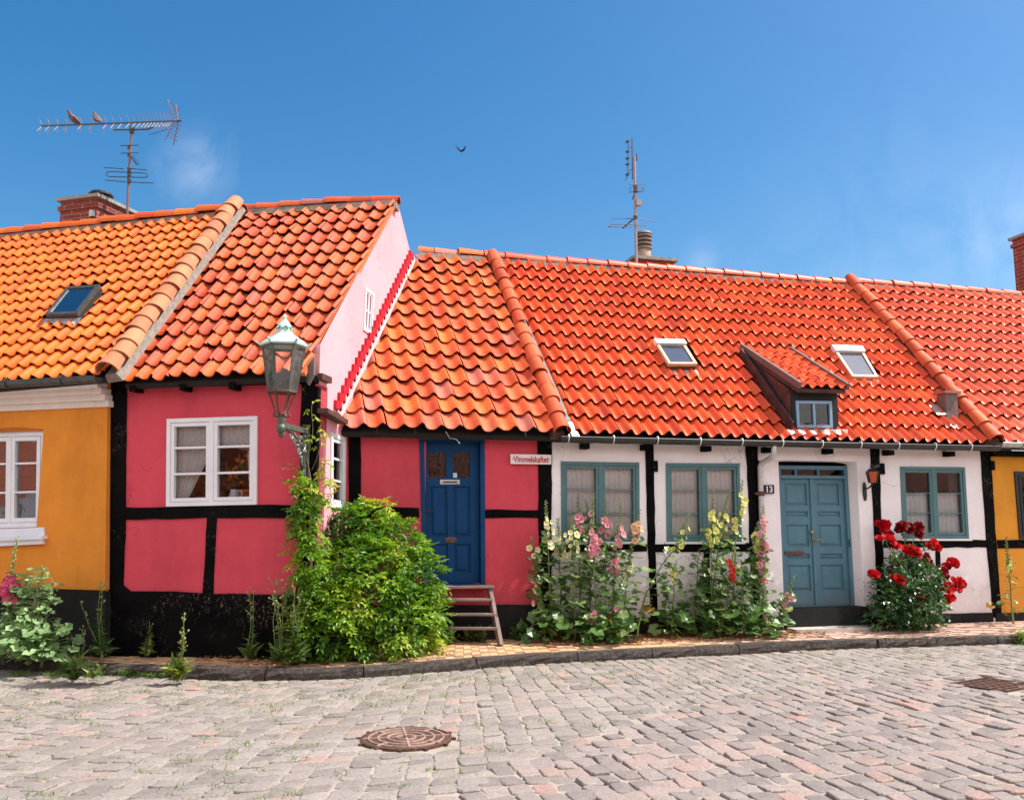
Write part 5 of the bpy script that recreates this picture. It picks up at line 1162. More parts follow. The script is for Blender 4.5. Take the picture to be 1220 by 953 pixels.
def mallow_flower(name, r, mat, seed):
    rr = random.Random(seed); m = MB(); n = 15; vs = []
    for ring_, (rad, h, cv) in enumerate(((.10, -.38, 1.0), (.50, -.14, .75), (.82, .02, .25), (1.0, .02, .0))):
        for i in range(n):
            an = 2*math.pi*i/n; ru = (1+.06*math.cos(5*an))*(1+rr.uniform(-.05, .05)*(ring_ > 1)); vs.append(Vector((math.cos(an)*r*rad*ru, math.sin(an)*r*rad*ru, r*(h+(.09*math.sin(5*an+seed) if ring_ > 1 else 0)+rr.uniform(-.05, .05)*(ring_ > 1)))))
    for ring_ in range(3):
        for i in range(n): m.add([vs[ring_*n+i], vs[ring_*n+(i+1) % n], vs[(ring_+1)*n+(i+1) % n], vs[(ring_+1)*n+i]], [(0, 1, 2, 3)], ((.85, .4, .08)[ring_]*rr.uniform(.8, 1.1), 0, 0))
    m.tube([(0, 0, -.36*r), (0, 0, -.05*r)], [.10*r, .07*r], 6, (.3, 0, 0), 1)
    m.lathe((0, 0, -.62*r), [(.06*r, 0), (.2*r, .1*r), (.16*r, .28*r)], 7, UP, (.3, 0, 0), 2)
    me = m.mesh(name, Vector()); me.materials.append(mat); me.materials.append(PET['yellow']); me.materials.append(M['weed'])
    me.polygons.foreach_set('use_smooth', [True]*len(me.polygons)); return me
FLOW = {k: [mallow_flower(k+'_blossom', .052, PET[k], i) for i in range(2)] for k in ('cream', 'pink', 'palepink', 'apricot', 'yellow', 'red', 'magenta')}
def hollyhock(label, pts, dep, flowers, seed, leaves=26, rlow=.085, low=0, budtop=True, leafmat_='holly', group='hollyhocks along the white house', fr=FR, leaf_from=.06, leaf_to=.72, name='hollyhock', spread=1.0, extra_low=None):
    """pts: photo points from the foot to the tip, standing in a plane dep in front of the facade;
       flowers: (kind, n, fraction from, fraction to, size)"""
    rr = random.Random(seed); P = [fr.at(x, y, dep) for x, y in pts]; P[0].z = min(P[0].z, .11)
    th = thing(name, label, 'hollyhock' if name == 'hollyhock' else 'plant', Vector((P[0].x, P[0].y, .11)), group)
    # smooth stalk
    Q = []
    for i in range(len(P)-1):
        for k in range(6): Q.append(P[i].lerp(P[i+1], k/6))
    Q.append(P[-1]); Q = [q+Vector((rr.gauss(0, .004), rr.gauss(0, .006), 0)) for q in Q]; n = len(Q)
    at = lambda t: Q[min(n-1, int(t*(n-1)))].lerp(Q[min(n-1, int(t*(n-1))+1)], t*(n-1)-int(t*(n-1)))
    H = sum((b-a).length for a, b in zip(Q[:-1], Q[1:]))
    m = MB(); m.tube(Q, [.013*(1-.75*i/n) for i in range(n)], 6, (.5, 0, 0)); obj('stalk', m, M['stem'], th, smooth=True)
    m = MB(); f0 = min([f[2] for f in flowers] or [leaf_to])
    leaves = int(leaves*2.7)
    for i in range(leaves):
        t = leaf_from+(leaf_to-leaf_from)*(i+rr.random())/leaves; p = at(t); an = rr.uniform(0, 2*math.pi); d = Vector((math.cos(an), math.sin(an)-.35, rr.uniform(.0, .5))).normalized()
        r = rlow*.98*(1-.55*t)*rr.uniform(.45, 1.25); st = rr.uniform(.06, .17)*(1-.6*t)*spread; e = p+d*st
        m.tube([p, p+d*st*.6+UP*.02, e], .0035, 3, (.55, 0, 0), cap=False); lobed(m, e, d+UP*-.25, UP*.8+Vector((d.x*.5+.25, d.y*.5-.3, 0))+Vector((rr.gauss(0, .5), rr.gauss(-.2, .5), 0)), r, max(0, min(.91, rr.gauss(.45, .28))), rr)
    for i in range(int(low*.62)):
        an = rr.uniform(-math.pi, .2) if True else 0; d = Vector((math.cos(an), math.sin(an)*.8, 0)); st = rr.uniform(.08, .34)*spread; h = rr.uniform(.06, .42); e = Vector((P[0].x, P[0].y, .11))+d*st+UP*h
        m.tube([Vector((P[0].x, P[0].y, .12)), P[0]*.0+Vector((P[0].x, P[0].y, .12))+d*st*.5+UP*h*.8, e], .004, 3, (.5, 0, 0), cap=False)
        c = rr.gauss(.42, .25) if rr.random() > .07 else rr.uniform(.92, 1); lobed(m, e, d+UP*-.2, UP*.8+Vector((rr.gauss(.2, .4), rr.gauss(-.7, .4), 0)), rlow*rr.uniform(.7, 1.3), max(0, min(1, c)), rr)
    # buds and bud-leaves up the spike
    top = max([f[3] for f in flowers] or [.8]); nb = int((1-f0)*H*55) if budtop else 6
    for i in range(nb):
        t = f0+(1-f0)*i/max(1, nb-1); p = at(min(.999, t)); an = i*2.4; d = Vector((math.cos(an), math.sin(an), .5)).normalized(); r = .020*(1.15-t)+.006
        m.ball(p+d*(r+.008), r, (rr.uniform(.6, .92), 0, 0), n=5)
        if t < top and rr.random() < .5: leaf(m, p, d, UP, .06, .035, rr.uniform(.4, .9))
    obj('foliage', m, M[leafmat_], th)
    for kind, cnt, t0, t1, sz in flowers:
        cnt = int(cnt*1.35+.5)
        for i in range(cnt):
            t = t0+(t1-t0)*(i+rr.random()*.8)/cnt; p = at(t); an = -math.pi/2+rr.gauss(.2, .65); d = Vector((math.cos(an), math.sin(an), rr.uniform(-.05, .35))).normalized()
            inst('flower', rr.choice(FLOW[kind]), th, p+d*rr.uniform(.035, .06)+Vector((rr.uniform(-.05, .05), 0, 0))*sz, d.to_track_quat('Z', 'Y'), sz*.88*rr.uniform(.6, 1.15))
    return th
pot_plant(.74, -.26, .085, .14, .40, .20, 'orange-flowered plant in a terracotta pot behind the white jug', 26, 0)
pot_plant(.91, -.24, .11, .22, .10, .08, 'wide terracotta pot at the right end of the pink house window ledge', 0, 0)
pot_plant(.43, -.28, .07, .11, .30, .15, 'small potted plant behind the white dish in the pink house window', 8, 0)
m = MB()
for i in range(46):
    y = .06+.90*i/46; qbox(m, qYW, .08, .92, y, y+.0035, -.10, -.085)
tag(obj('venetian_blind', m, M['creampaint'], base=qYW(.5, 0, -.1)), 'thin-slatted white blind behind the yellow house window', 'blind')
# ================================================================== hollyhocks
HW = 'hollyhocks in front of the white house'
hollyhock('tall cream hollyhock standing before the black post beside the street sign', [(657, 757), (655, 700), (652, 640), (650, 597)], .30, [('cream', 9, .60, .84, 1.0)], 1, 22, low=12, group=HW)
hollyhock('short cream hollyhock leaning against the pink wall', [(650, 760), (643, 715), (637, 670), (633, 640)], .26, [('cream', 3, .72, .88, .8), ('cream', 3, .28, .55, .75)], 2, 14, low=8, group=HW)
hollyhock('cream hollyhock below the lower left corner of the first white house window', [(668, 758), (668, 700), (667, 650), (665, 618)], .24, [('cream', 8, .56, .80, 1.0)], 3, 20, low=8, group=HW)
hollyhock('cream hollyhock in front of the left casement of the first white house window', [(685, 758), (684, 700), (682, 650), (681, 615)], .36, [('cream', 7, .58, .82, .95)], 4, 20, low=10, group=HW)
hollyhock('slim rose pink hollyhock before the left casement of the first white house window', [(691, 757), (691, 690), (690, 630), (689, 588)], .22, [('pink', 5, .64, .80, .9)], 5, 20, low=6, group=HW)
hollyhock('dusky pink hollyhock half hidden behind the big pink one', [(704, 757), (703, 690), (702, 630), (698, 596)], .18, [('palepink', 3, .72, .84, .85)], 6, 16, low=5, group=HW)
hollyhock('big bright pink hollyhock with the largest blossoms, before the window mullion', [(711, 757), (709, 700), (706, 650), (707, 588)], .38, [('pink', 10, .56, .76, 1.2)], 7, 26, low=12, group=HW)
hollyhock('pink hollyhock just right of the window mullion of the first white house window', [(722, 757), (721, 690), (720, 640), (722, 597)], .26, [('pink', 7, .68, .84, 1.0)], 8, 20, low=8, group=HW)
hollyhock('pink hollyhock with two flower clusters before the right casement', [(728, 757), (731, 700), (734, 650), (741, 596)], .34, [('pink', 5, .64, .80, .9), ('pink', 6, .42, .58, 1.05)], 9, 22, low=8, group=HW)
hollyhock('apricot hollyhock at the right edge of the first white house window', [(741, 755), (746, 700), (752, 650), (762, 608)], .25, [('apricot', 6, .70, .88, 1.0), ('cream', 3, .42, .54, .8)], 10, 18, low=6, group=HW)
hollyhock('hollyhock with a thick bare slanting stalk and pale yellow top', [(757, 752), (768, 710), (789, 672), (808, 650), (821, 611)], .34, [('yellow', 5, .66, .90, .75)], 11, 16, rlow=.10, low=0, group=HW, leaf_to=.9)
hollyhock('tallest yellow hollyhock before the second white house window', [(849, 756), (848, 700), (847, 640), (850, 580)], .38, [('yellow', 10, .60, .84, .95)], 12, 34, low=10, group=HW)
hollyhock('yellow hollyhock leaning right with a thin bud spike before the second white house window', [(845, 756), (851, 690), (858, 630), (869, 586)], .30, [('yellow', 7, .62, .80, .9)], 13, 26, low=6, group=HW)
hollyhock('yellow hollyhock at the right edge of the second white house window', [(872, 755), (875, 690), (877, 630), (885, 572)], .28, [('yellow', 8, .64, .90, .95)], 14, 26, low=8, group=HW)
hollyhock('scarlet hollyhock with a bent pale stalk', [(856, 757), (866, 715), (872, 680), (875, 645)], .44, [('red', 8, .52, .80, .85)], 15, 22, low=8, group=HW)
hollyhock('pink hollyhock crowded with blossoms beside the teal door', [(903, 755), (906, 700), (908, 650), (909, 603)], .36, [('palepink', 9, .72, .92, .75), ('pink', 9, .52, .70, 1.0), ('palepink', 9, .36, .52, .85)], 16, 24, low=14, group=HW)
hollyhock('small yellow hollyhock between the black post and the drainpipe', [(893, 755), (896, 700), (899, 655), (903, 622)], .28, [('yellow', 6, .64, .86, .9)], 17, 24, low=10, group=HW)
hollyhock('low pink hollyhock leaning over the black doorstep', [(917, 757), (928, 735), (939, 710), (947, 686)], .40, [('pink', 5, .42, .72, .8)], 18, 16, low=10, group=HW, rlow=.075)
hollyhock('low pink-flowered hollyhock at the foot of the flower bed', [(712, 758), (711, 745), (709, 735), (707, 726)], .50, [('pink', 3, .5, .95, .9)], 19, 10, low=12, group=HW, budtop=False)
hollyhock('pink-flowered low hollyhock beside the slanting stalk', [(735, 757), (734, 745), (733, 732), (731, 720)], .48, [('pink', 3, .5, .95, .9)], 20, 10, low=10, group=HW, budtop=False)
hollyhock('leafy hollyhock with large pale leaves under the second white house window', [(800, 756), (801, 730), (803, 700), (806, 668)], .30, [('yellow', 2, .7, .9, .8)], 21, 22, rlow=.10, low=10, group=HW, leaf_to=.95)
hollyhock('leafless-topped green hollyhock behind the scarlet flowers', [(826, 757), (828, 725), (830, 690), (833, 655)], .24, [], 22, 24, rlow=.09, low=8, group=HW, leaf_to=.95)
hollyhock('leafy hollyhock filling the corner beside the drainpipe', [(886, 757), (885, 735), (884, 710), (884, 680)], .46, [], 24, 26, rlow=.085, low=16, group=HW, leaf_to=.95)
hollyhock('thin yellow hollyhock against the amber wall at the right edge', [(1207, 742), (1204, 700), (1201, 670), (1199, 640)], .22, [('yellow', 2, .55, .68, 1.0)], 23, 9, low=3, group=HW, rlow=.07)
# pale mallow on the far left: three stalks of one big plant
GM = 'pale mallows by the yellow house'
FM = Frame((FY.O.x, FY.O.y), R(-17))
hollyhock('tall pale mallow with magenta blossoms at the left edge', [(4, 792), (8, 740), (13, 690), (20, 640)], .50, [('magenta', 7, .48, .70, 1.15)], 31, 20, rlow=.07, low=22, leafmat_='pale', group=GM, fr=FM, leaf_to=.6)
hollyhock('bushy pale mallow in bud between the magenta mallow and the yellow wall', [(34, 793), (37, 750), (44, 705), (51, 675)], .55, [], 32, 44, rlow=.068, low=46, leafmat_='pale', group=GM, fr=FM, leaf_to=.95, spread=1.4)
hollyhock('lowest pale mallow, spreading over the kerb', [(50, 795), (52, 760), (57, 725), (62, 690)], .48, [], 33, 36, rlow=.065, low=40, leafmat_='pale', group=GM, fr=FM, leaf_to=.95, spread=1.3)
hollyhock('pale mallow with a bare budding tip close to the yellow wall', [(20, 790), (22, 745), (30, 710), (33, 680)], .40, [], 34, 40, rlow=.068, low=36, leafmat_='pale', group=GM, fr=FM, leaf_to=.95, spread=1.3)

# ================================================================== leafy climber in the inner corner
rb = random.Random(77)
root = ground(425, 782, .12); bush = thing('climbing_shrub', 'dense bright green shrub filling the corner and climbing the black post', 'shrub', root)
lumps = [(430, 700, .55, .58), (398, 665, .45, .34), (466, 655, .40, .34), (492, 690, .42, .33), (500, 735, .45, .30), (395, 735, .75, .42), (465, 740, .70, .44), (425, 640, .38, .34), (372, 752, .85, .26), (437, 768, .85, .26), (492, 762, .62, .24), (445, 615, .30, .20), (506, 660, .30, .12)]
LM = [(FR.at(x, y, d), r) for x, y, d, r in lumps]
m = MB(); tw = MB()
def spray(p, d, n, L, col):
    a, s, u_ = frame_of(d, UP+Vector((rb.gauss(0, .3), rb.gauss(0, .3), 0))); pr = p
    for i in range(n):
        t = (i+1)/n; q = p+a*L*t-UP*L*.35*t*t
        for sg in (-1, 1):
            if i == n-1 and sg == 1: leaf(m, q, a-UP*.4, u_, .065, .026, min(1, max(0, col+rb.gauss(0, .08)))); continue
            leaf(m, q, s*sg+a*.55-UP*.25+Vector((rb.gauss(0, .12), rb.gauss(0, .12), rb.gauss(0, .12))), u_+Vector((rb.gauss(.1, .55), rb.gauss(-.2, .55), 0)), rb.uniform(.05, .085), rb.uniform(.025, .036), min(1, max(0, col+rb.gauss(0, .09))))
        pr = q
for k, (c, r) in enumerate(LM):
    cnt = int(300*r*r/.16*1.15)
    for i in range(cnt):
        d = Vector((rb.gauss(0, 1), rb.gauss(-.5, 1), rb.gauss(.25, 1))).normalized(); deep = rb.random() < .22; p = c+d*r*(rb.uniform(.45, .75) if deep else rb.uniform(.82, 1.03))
        if p.z < .14 or FR.sd(p)[1] < .06 or (FG.sd(p)[1] < .05 and FG.sd(p)[0] > -.02): continue
        if any(j != k and (p-c2).length < r2*.72 for j, (c2, r2) in enumerate(LM)): continue
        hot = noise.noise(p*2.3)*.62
        col = (.16 if deep else .48)+hot+rb.gauss(0, .08)+(.34 if rb.random() < .05 else 0)  # inner sprays get darker greens: shade put into the leaf colour
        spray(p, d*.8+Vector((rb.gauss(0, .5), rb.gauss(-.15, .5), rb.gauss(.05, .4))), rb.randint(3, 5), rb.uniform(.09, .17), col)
# the part that climbs the corner post
for i in range(225):
    y = 568+rb.random()**1.05*145; x = rb.gauss(364, 6+4*(y-560)/150); p = FL.at(x, y, rb.uniform(.06, .20)); col = .45+noise.noise(p*3)*.4+(.35 if rb.random() < .05 else 0)
    spray(p, Vector((rb.gauss(0, .7), -.6, rb.gauss(-.1, .6))), rb.randint(3, 5), rb.uniform(.08, .16), col)
for (x0, y0, x1, y1) in ((372, 560, 388, 505), (374, 570, 396, 548), (376, 575, 400, 575), (380, 590, 404, 600), (366, 545, 376, 480)):
    a, b = FL.at(x0, y0, .06), FL.at(x1, y1, .10); pts = [a.lerp(b, t)+Vector((.03*math.sin(t*5), -.02, .05*math.sin(t*3.1))) for t in [i/8 for i in range(9)]]
    tw.tube(pts, .004, 4)
    for p in pts[2:]:
        if rb.random() < .8: spray(p, Vector((rb.gauss(0, .8), -.4, rb.gauss(-.2, .5))), 2, .06, rb.uniform(.7, 1.0))
for x0, y0, x1, y1, x2, y2 in ((350, 560, 342, 552, 335, 556), (352, 578, 344, 574, 334, 570)):
    a, b, c = FL.at(x0+14, y0, .08), FL.at(x1, y1, .10), FL.at(x2, y2, .1); tw.tube([a, b, c], .004, 4)
    for k in range(8): p = a.lerp(c, rb.random()); leaf(m, p, Vector((rb.gauss(-.4, .4), -.3, rb.gauss(0, .4))), UP, .06, .02, rb.uniform(.92, 1.0))
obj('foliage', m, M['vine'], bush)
for i in range(60):
    c, r = rb.choice(LM); tw.tube([root+Vector((rb.gauss(0, .12), rb.gauss(.25, .1), 0)), root.lerp(c, .5)+Vector((rb.gauss(0, .1), rb.gauss(0, .1), .1)), c+Vector((rb.gauss(0, .07), rb.gauss(0, .07), -.05))], [.014, .009, .005], 5)
tw.tube([FR.at(420, 652, .95), FR.at(436, 668, 1.02), FR.at(447, 676, 1.0), FR.at(457, 687, .98)], .007, 5)
P_ = [FL.at(368, y, .05) for y in (770, 700, 640, 580, 545)]; tw.tube([p+Vector((rb.gauss(0, .015), 0, 0)) for p in P_], [.025, .022, .018, .012, .006], 6)
obj('stems', tw, M['stick'], bush)

# ================================================================== red rose bush
rr = random.Random(99); rp = ground(1082, 750, .13); rose = thing('rose_bush', 'dark leafed rose bush with big scarlet roses beside the black post', 'rose bush', rp)
RL = [(1082, 712, .34, .34), (1070, 690, .30, .25), (1098, 690, .30, .25), (1062, 722, .36, .27), (1104, 725, .36, .26), (1082, 668, .24, .17), (1075, 740, .40, .22), (1050, 700, .26, .13), (1112, 700, .28, .13), (1092, 672, .22, .12), (1068, 675, .22, .11), (1045, 735, .34, .15)]
m = MB(); RLp = [(FR.at(x, y, d), r) for x, y, d, r in RL]
for c, r in RLp:
    for i in range(int(2500*r*r)):
        d = Vector((rr.gauss(0, 1), rr.gauss(-.4, 1), rr.gauss(.1, 1))).normalized(); p = c+d*r*rr.uniform(.6, 1.04)
        if FR.sd(p)[1] < .04 or p.z < .16: continue
        ax_ = d*.5+Vector((rr.gauss(0, .6), rr.gauss(-.2, .6), rr.gauss(-.1, .5))); c0 = max(0, min(1, .42+noise.noise(p*4)*.5+rr.gauss(0, .1)))
        for k in range(3): leaf(m, p+ax_.normalized()*.03*k, ax_+Vector((rr.gauss(0, .7), rr.gauss(0, .7), rr.gauss(-.1, .4))), UP+d*.7+Vector((rr.gauss(0, .4), rr.gauss(0, .4), 0)), rr.uniform(.05, .072), rr.uniform(.034, .044), c0)
tw = MB(); blooms = [(1055, 628, 5, 0, .0), (1075, 628, 4, 1, 0), (1062, 640, 3, 1, 0), (1089, 631, 4, 1, 0), (1097, 637, 2, 1, 0), (1056, 645, 5, 0, 1), (1068, 652, 2, 0, 1), (1085, 655, 6, 0, 1), (1112, 650, 4, 0, 1), (1101, 664, 2, 1, 0), (1108, 673, 2, 1, 0), (1130, 672, 4, 0, 0), (1122, 683, 3, 1, 0), (1040, 685, 3, 0, 0), (1069, 693, 4, 0, 1), (1131, 700, 4, 0, 1), (1141, 697, 4, 0, 0), (1128, 716, 3, 0, 0), (1099, 707, 3, 0, 1), (1055, 742, 1, 1, 0), (1095, 738, 1, 1, 0)]
def rose_mesh(name, r, mat, seed):
    q = random.Random(seed); b = MB()
    for ly, (rad, tilt, n, wd) in enumerate(((.25, .05, 3, .5), (.45, .25, 5, .62), (.72, .55, 6, .78), (.95, .95, 7, .85))):
        for i in range(n):
            an = 2*math.pi*i/n+ly*.6+q.uniform(-.2, .2); o_ = Vector((math.cos(an), math.sin(an), 0)); s_ = Vector((-math.sin(an), math.cos(an), 0)); base = o_*r*.10; mid = o_*r*rad*.75+UP*r*(.55-.1*ly); tip = o_*r*(rad+.12*math.sin(tilt))+UP*r*(.75-.55*tilt*.7); w_ = r*wd*q.uniform(.85, 1.1)
            b.add([base, mid-s_*w_*.5+UP*r*.05, mid+o_*r*.06, mid+s_*w_*.5+UP*r*.05, tip-s_*w_*.35, tip+o_*r*.05-UP*r*.06, tip+s_*w_*.35], [(0, 1, 2), (0, 2, 3), (1, 4, 5, 2), (2, 5, 6, 3)], (q.random()*.5+.15*ly, 0, 0))
    me = b.mesh(name, Vector()); me.materials.append(mat); me.polygons.foreach_set('use_smooth', [True]*len(me.polygons)); return me
RM = [rose_mesh('rose_bloom', .058, PET['rose'], i) for i in range(3)]; RD = [rose_mesh('dark_rose_bloom', .058, PET['rosedark'], i+5) for i in range(3)]
for x, y, n, dark, near in blooms:
    c = FR.at(x, y, .22+.16*near+(.1 if y > 690 else 0))
    for i in range(n):
        off = Vector((rr.uniform(-1, 1), rr.uniform(-.6, .4), rr.uniform(-.7, .7)))*.026*n**.75; d = Vector((rr.gauss(0, .5), -1, rr.gauss(.6, .4))).normalized()
        inst('bloom', rr.choice(RD if dark else RM), rose, c+off, d.to_track_quat('Z', 'Y'), rr.uniform(.9, 1.25))
    st = rr.choice(RLp)[0]; tw.tube([st-UP*.1, st.lerp(c, .6)+UP*.02, c-UP*.03], .006, 5)
    for k in range(9 if y < 690 else 3): p = st.lerp(c, rr.uniform(.45, .95)); leaf(m, p+Vector((rr.gauss(0, .03), rr.gauss(-.02, .03), rr.gauss(0, .03))), Vector((rr.gauss(0, 1), rr.gauss(-.3, .6), rr.gauss(-.1, .5))), UP, rr.uniform(.045, .065), .034, rr.uniform(.4, .9))
for i in range(12): c, r = rr.choice(RLp); tw.tube([rp+Vector((rr.gauss(0, .08), rr.gauss(.1, .04), 0)), rp.lerp(c, .5), c], [.012, .009, .006], 5)
obj('foliage', m, M['rosel'], rose); obj('canes', tw, M['stem'], rose)

# ================================================================== weeds, ferns, grass, litter
GW = 'weeds along the pavement'
def weed(label, pts, fr, dep, seed, stems=3, leaves=30, size=.06, heads=10, cat='weed', h_spread=.05, name='weed', matn='weed', basal=14, bsize=.09, tint=.35):
    basal = int(basal*1.6); bsize *= 1.35; size *= 1.35; tint += .22
    q = random.Random(seed); P = [fr.at(x, y, dep) for x, y in pts]; P[0].z = max(.0, P[0].z) if P[0].z < .16 else .14
    t = thing(name, label, cat, P[0], GW); m = MB(); s_ = MB()
    for k in range(stems):
        tip = P[-1]+Vector((q.gauss(0, h_spread*(k > 0)), q.gauss(0, h_spread*.6*(k > 0)), -abs(q.gauss(0, .12))*(k > 0))); mid = P[0].lerp(tip, .5)+Vector((q.gauss(0, .03), q.gauss(0, .03), 0)); b0 = P[0]+Vector((q.gauss(0, .02), q.gauss(0, .02), 0)); Q = [b0.lerp(mid, i/4) for i in range(4)]+[mid.lerp(tip, i/4) for i in range(5)]
        s_.tube(Q, [.007*(1-.7*i/9) for i in range(9)], 5, (q.random(), 0, 0))
        for i in range(int(leaves*1.8)//stems):
            u_ = q.random()**1.2*.85; p = Q[int(u_*8)].lerp(Q[int(u_*8)+1], u_*8-int(u_*8)); an = q.uniform(0, 6.28); leaf(m, p, Vector((math.cos(an), math.sin(an), q.uniform(.1, .8))), UP, size*(1.2-u_)*q.uniform(.7, 1.3), size*.4*(1.2-u_), max(0, min(.9, tint+q.gauss(0, .15))))
        for i in range(heads//stems+1):
            u_ = q.uniform(.6, 1.0); p = Q[min(7, int(u_*8))].lerp(Q[min(7, int(u_*8))+1], min(1, u_*8-min(7, int(u_*8)))); d = Vector((q.gauss(0, 1), q.gauss(0, 1), 1.2)).normalized(); e = p+d*q.uniform(.02, .08); s_.tube([p, e], .0025, 3, (.8, 0, 0)); m.ball(e, q.uniform(.007, .013), (q.uniform(.85, 1), 0, 0), n=5)
    for i in range(basal):
        an = q.uniform(0, 6.28); d = Vector((math.cos(an), math.sin(an)*.7, q.uniform(.2, 2.6))); leaf(m, P[0]+Vector((q.gauss(0, .035), q.gauss(0, .025), abs(q.gauss(0, .05)))), d, UP+Vector((q.gauss(0, .5), q.gauss(0, .5), 0)), bsize*q.uniform(.35, 1.25), bsize*q.uniform(.28, .55), max(0, min(.9, tint+q.gauss(0, .2))), droop=.3)
    obj('stems', s_, M['stem'], t); obj('foliage', m, M[matn], t); return t
weed('tall thin weed in the angle between the yellow and the pink house', [(122, 768), (121, 735), (120, 690)], FL, .22, 1, 4, 60, .07, 16, h_spread=.07, basal=24, bsize=.11, tint=.15)
weed('small feathery green seedling against the tarred plinth', [(177, 774), (178, 757), (178, 740)], FL, .12, 2, 1, 70, .055, 0, name='seedling', basal=6, tint=.5)
weed('flowering weed growing out of the road at the kerb', [(211, 812), (215, 785), (219, 737)], FL, .86, 3, 2, 40, .06, 20, h_spread=.04, basal=40, bsize=.12, tint=.55)
weed('yellow-flowered weed left of the climbing shrub', [(297, 782), (296, 750), (302, 705)], FL, .20, 4, 2, 34, .06, 16, basal=26, bsize=.1)
weed('tall branching weed with pale seed heads before the pink panel', [(334, 786), (330, 740), (333, 690)], FL, .30, 5, 6, 90, .06, 50, h_spread=.12, basal=40, bsize=.12, tint=.4)
weed('bushy weed touching the left side of the climbing shrub', [(352, 788), (350, 750), (356, 700)], FL, .34, 6, 5, 110, .075, 20, h_spread=.10, basal=50, bsize=.12, tint=.3)
weed('short weed with dry stalks on the pavement by the mallows', [(84, 782), (84, 768), (80, 752)], FY, .32, 7, 2, 14, .04, 8, basal=10, bsize=.06)
weed('dry forked weed beside the yellow house corner', [(94, 781), (94, 765), (98, 750)], FY, .34, 8, 2, 10, .04, 8, basal=8, bsize=.06)
weed('low leafy weed in the gutter below the mallows', [(88, 808), (88, 800), (90, 790)], FY, .92, 9, 3, 40, .06, 4, basal=46, bsize=.12, tint=.3)
weed('tiny clump of round leaves at the kerb', [(115, 808), (115, 802), (116, 796)], FY, .92, 10, 1, 8, .05, 0, basal=16, bsize=.08, tint=.5)
weed('low shrubby weed under the wooden steps', [(530, 768), (529, 755), (530, 742)], FR, .30, 11, 5, 100, .06, 0, h_spread=.09, basal=60, bsize=.11, tint=.35)
weed('dark creeping weed behind the wooden steps', [(566, 766), (564, 758), (562, 750)], FR, .12, 12, 5, 60, .06, 0, h_spread=.14, basal=50, bsize=.12, tint=.25)
weed('dark creeping weed at the foot of the pink wall beside the hollyhocks', [(620, 764), (620, 756), (622, 748)], FR, .12, 13, 4, 50, .06, 0, h_spread=.14, basal=60, bsize=.12, tint=.2)
weed('small green clump on the kerb at the right edge', [(1214, 768), (1214, 764), (1214, 758)], FR, 1.05, 14, 3, 30, .06, 0, h_spread=.05, basal=30, bsize=.09, tint=.5)
rg_ = random.Random(17); m = MB()
def tuft(p, n, h, sp):
    for i in range(n):
        an = rg_.uniform(0, 6.28); d = Vector((math.cos(an)*.6, math.sin(an)*.6, rg_.uniform(.5, 1.3))).normalized(); leaf(m, p+Vector((rg_.gauss(0, sp), rg_.gauss(0, sp*.6), 0)), d, UP, h*rg_.uniform(.5, 1.2), h*.11, rg_.random(), fold=.1, droop=.35)
for (x, y, n, h) in ((150, 806, 60, .11), (183, 808, 50, .10), (165, 807, 40, .09), (430, 806, 40, .10), (498, 800, 45, .09), (525, 797, 40, .09), (470, 805, 25, .07), (545, 796, 22, .06), (400, 808, 22, .06), (290, 811, 20, .05), (20, 806, 50, .09), (60, 806, 40, .08), (640, 792, 20, .05), (700, 789, 18, .05), (560, 795, 20, .06), (955, 776, 20, .05), (985, 775, 16, .05), (1110, 770, 40, .06), (1140, 769, 40, .07), (1165, 768, 26, .05), (1085, 771, 20, .05), (1195, 767, 18, .05)):
    g = ground(x, y, .0); tuft(g+Vector((0, .03, 0)), n, h, .05)
for (x, y) in ((470, 784), (520, 782), (500, 783), (440, 786), (410, 788), (330, 790), (260, 782), (230, 779), (200, 781), (370, 789), (395, 788), (540, 780)):
    tuft(ground(x, y, .11), rg_.randint(10, 26), rg_.uniform(.04, .09), .06)
for p, x in GAPS:
    pr = .42 if x < 0 else .30 if x < 2 else .13
    if p.y > 4.6 and rg_.random() < pr*(1.6 if noise.noise(p*.8) > 0 else .5): tuft(Vector((p.x, p.y, -.008)), rg_.randint(8, 18), rg_.uniform(.028, .06), .045)
struct('grass', m, M['grass'], 'stuff')
m = MB()
def litter(x0, x1, d0, d1, n, fr):
    for i in range(n):
        s = rg_.uniform(fr.sz(x0, 760)[0], fr.sz(x1, 760)[0]); d = rg_.uniform(d0, d1); p = fr.p(s, .15-.04*max(0, d-.2)/.7+.006, d); an = rg_.uniform(0, 6.28); leaf(m, p, Vector((math.cos(an), math.sin(an), rg_.uniform(-.1, .3))), UP+Vector((rg_.gauss(0, .4), rg_.gauss(0, .4), 0)), rg_.uniform(.03, .075), rg_.uniform(.015, .04), rg_.random(), fold=rg_.uniform(-.3, .4))
litter(640, 770, .1, .62, 420, FR); litter(770, 960, .1, .62, 440, FR); litter(960, 1180, .1, .8, 70, FR); litter(250, 375, .1, .5, 120, FL); litter(1000, 1190, .85, 1.1, 40, FR); litter(380, 520, .6, 1.1, 60, FR)
struct('fallen_leaves', m, M['litter'], 'stuff')

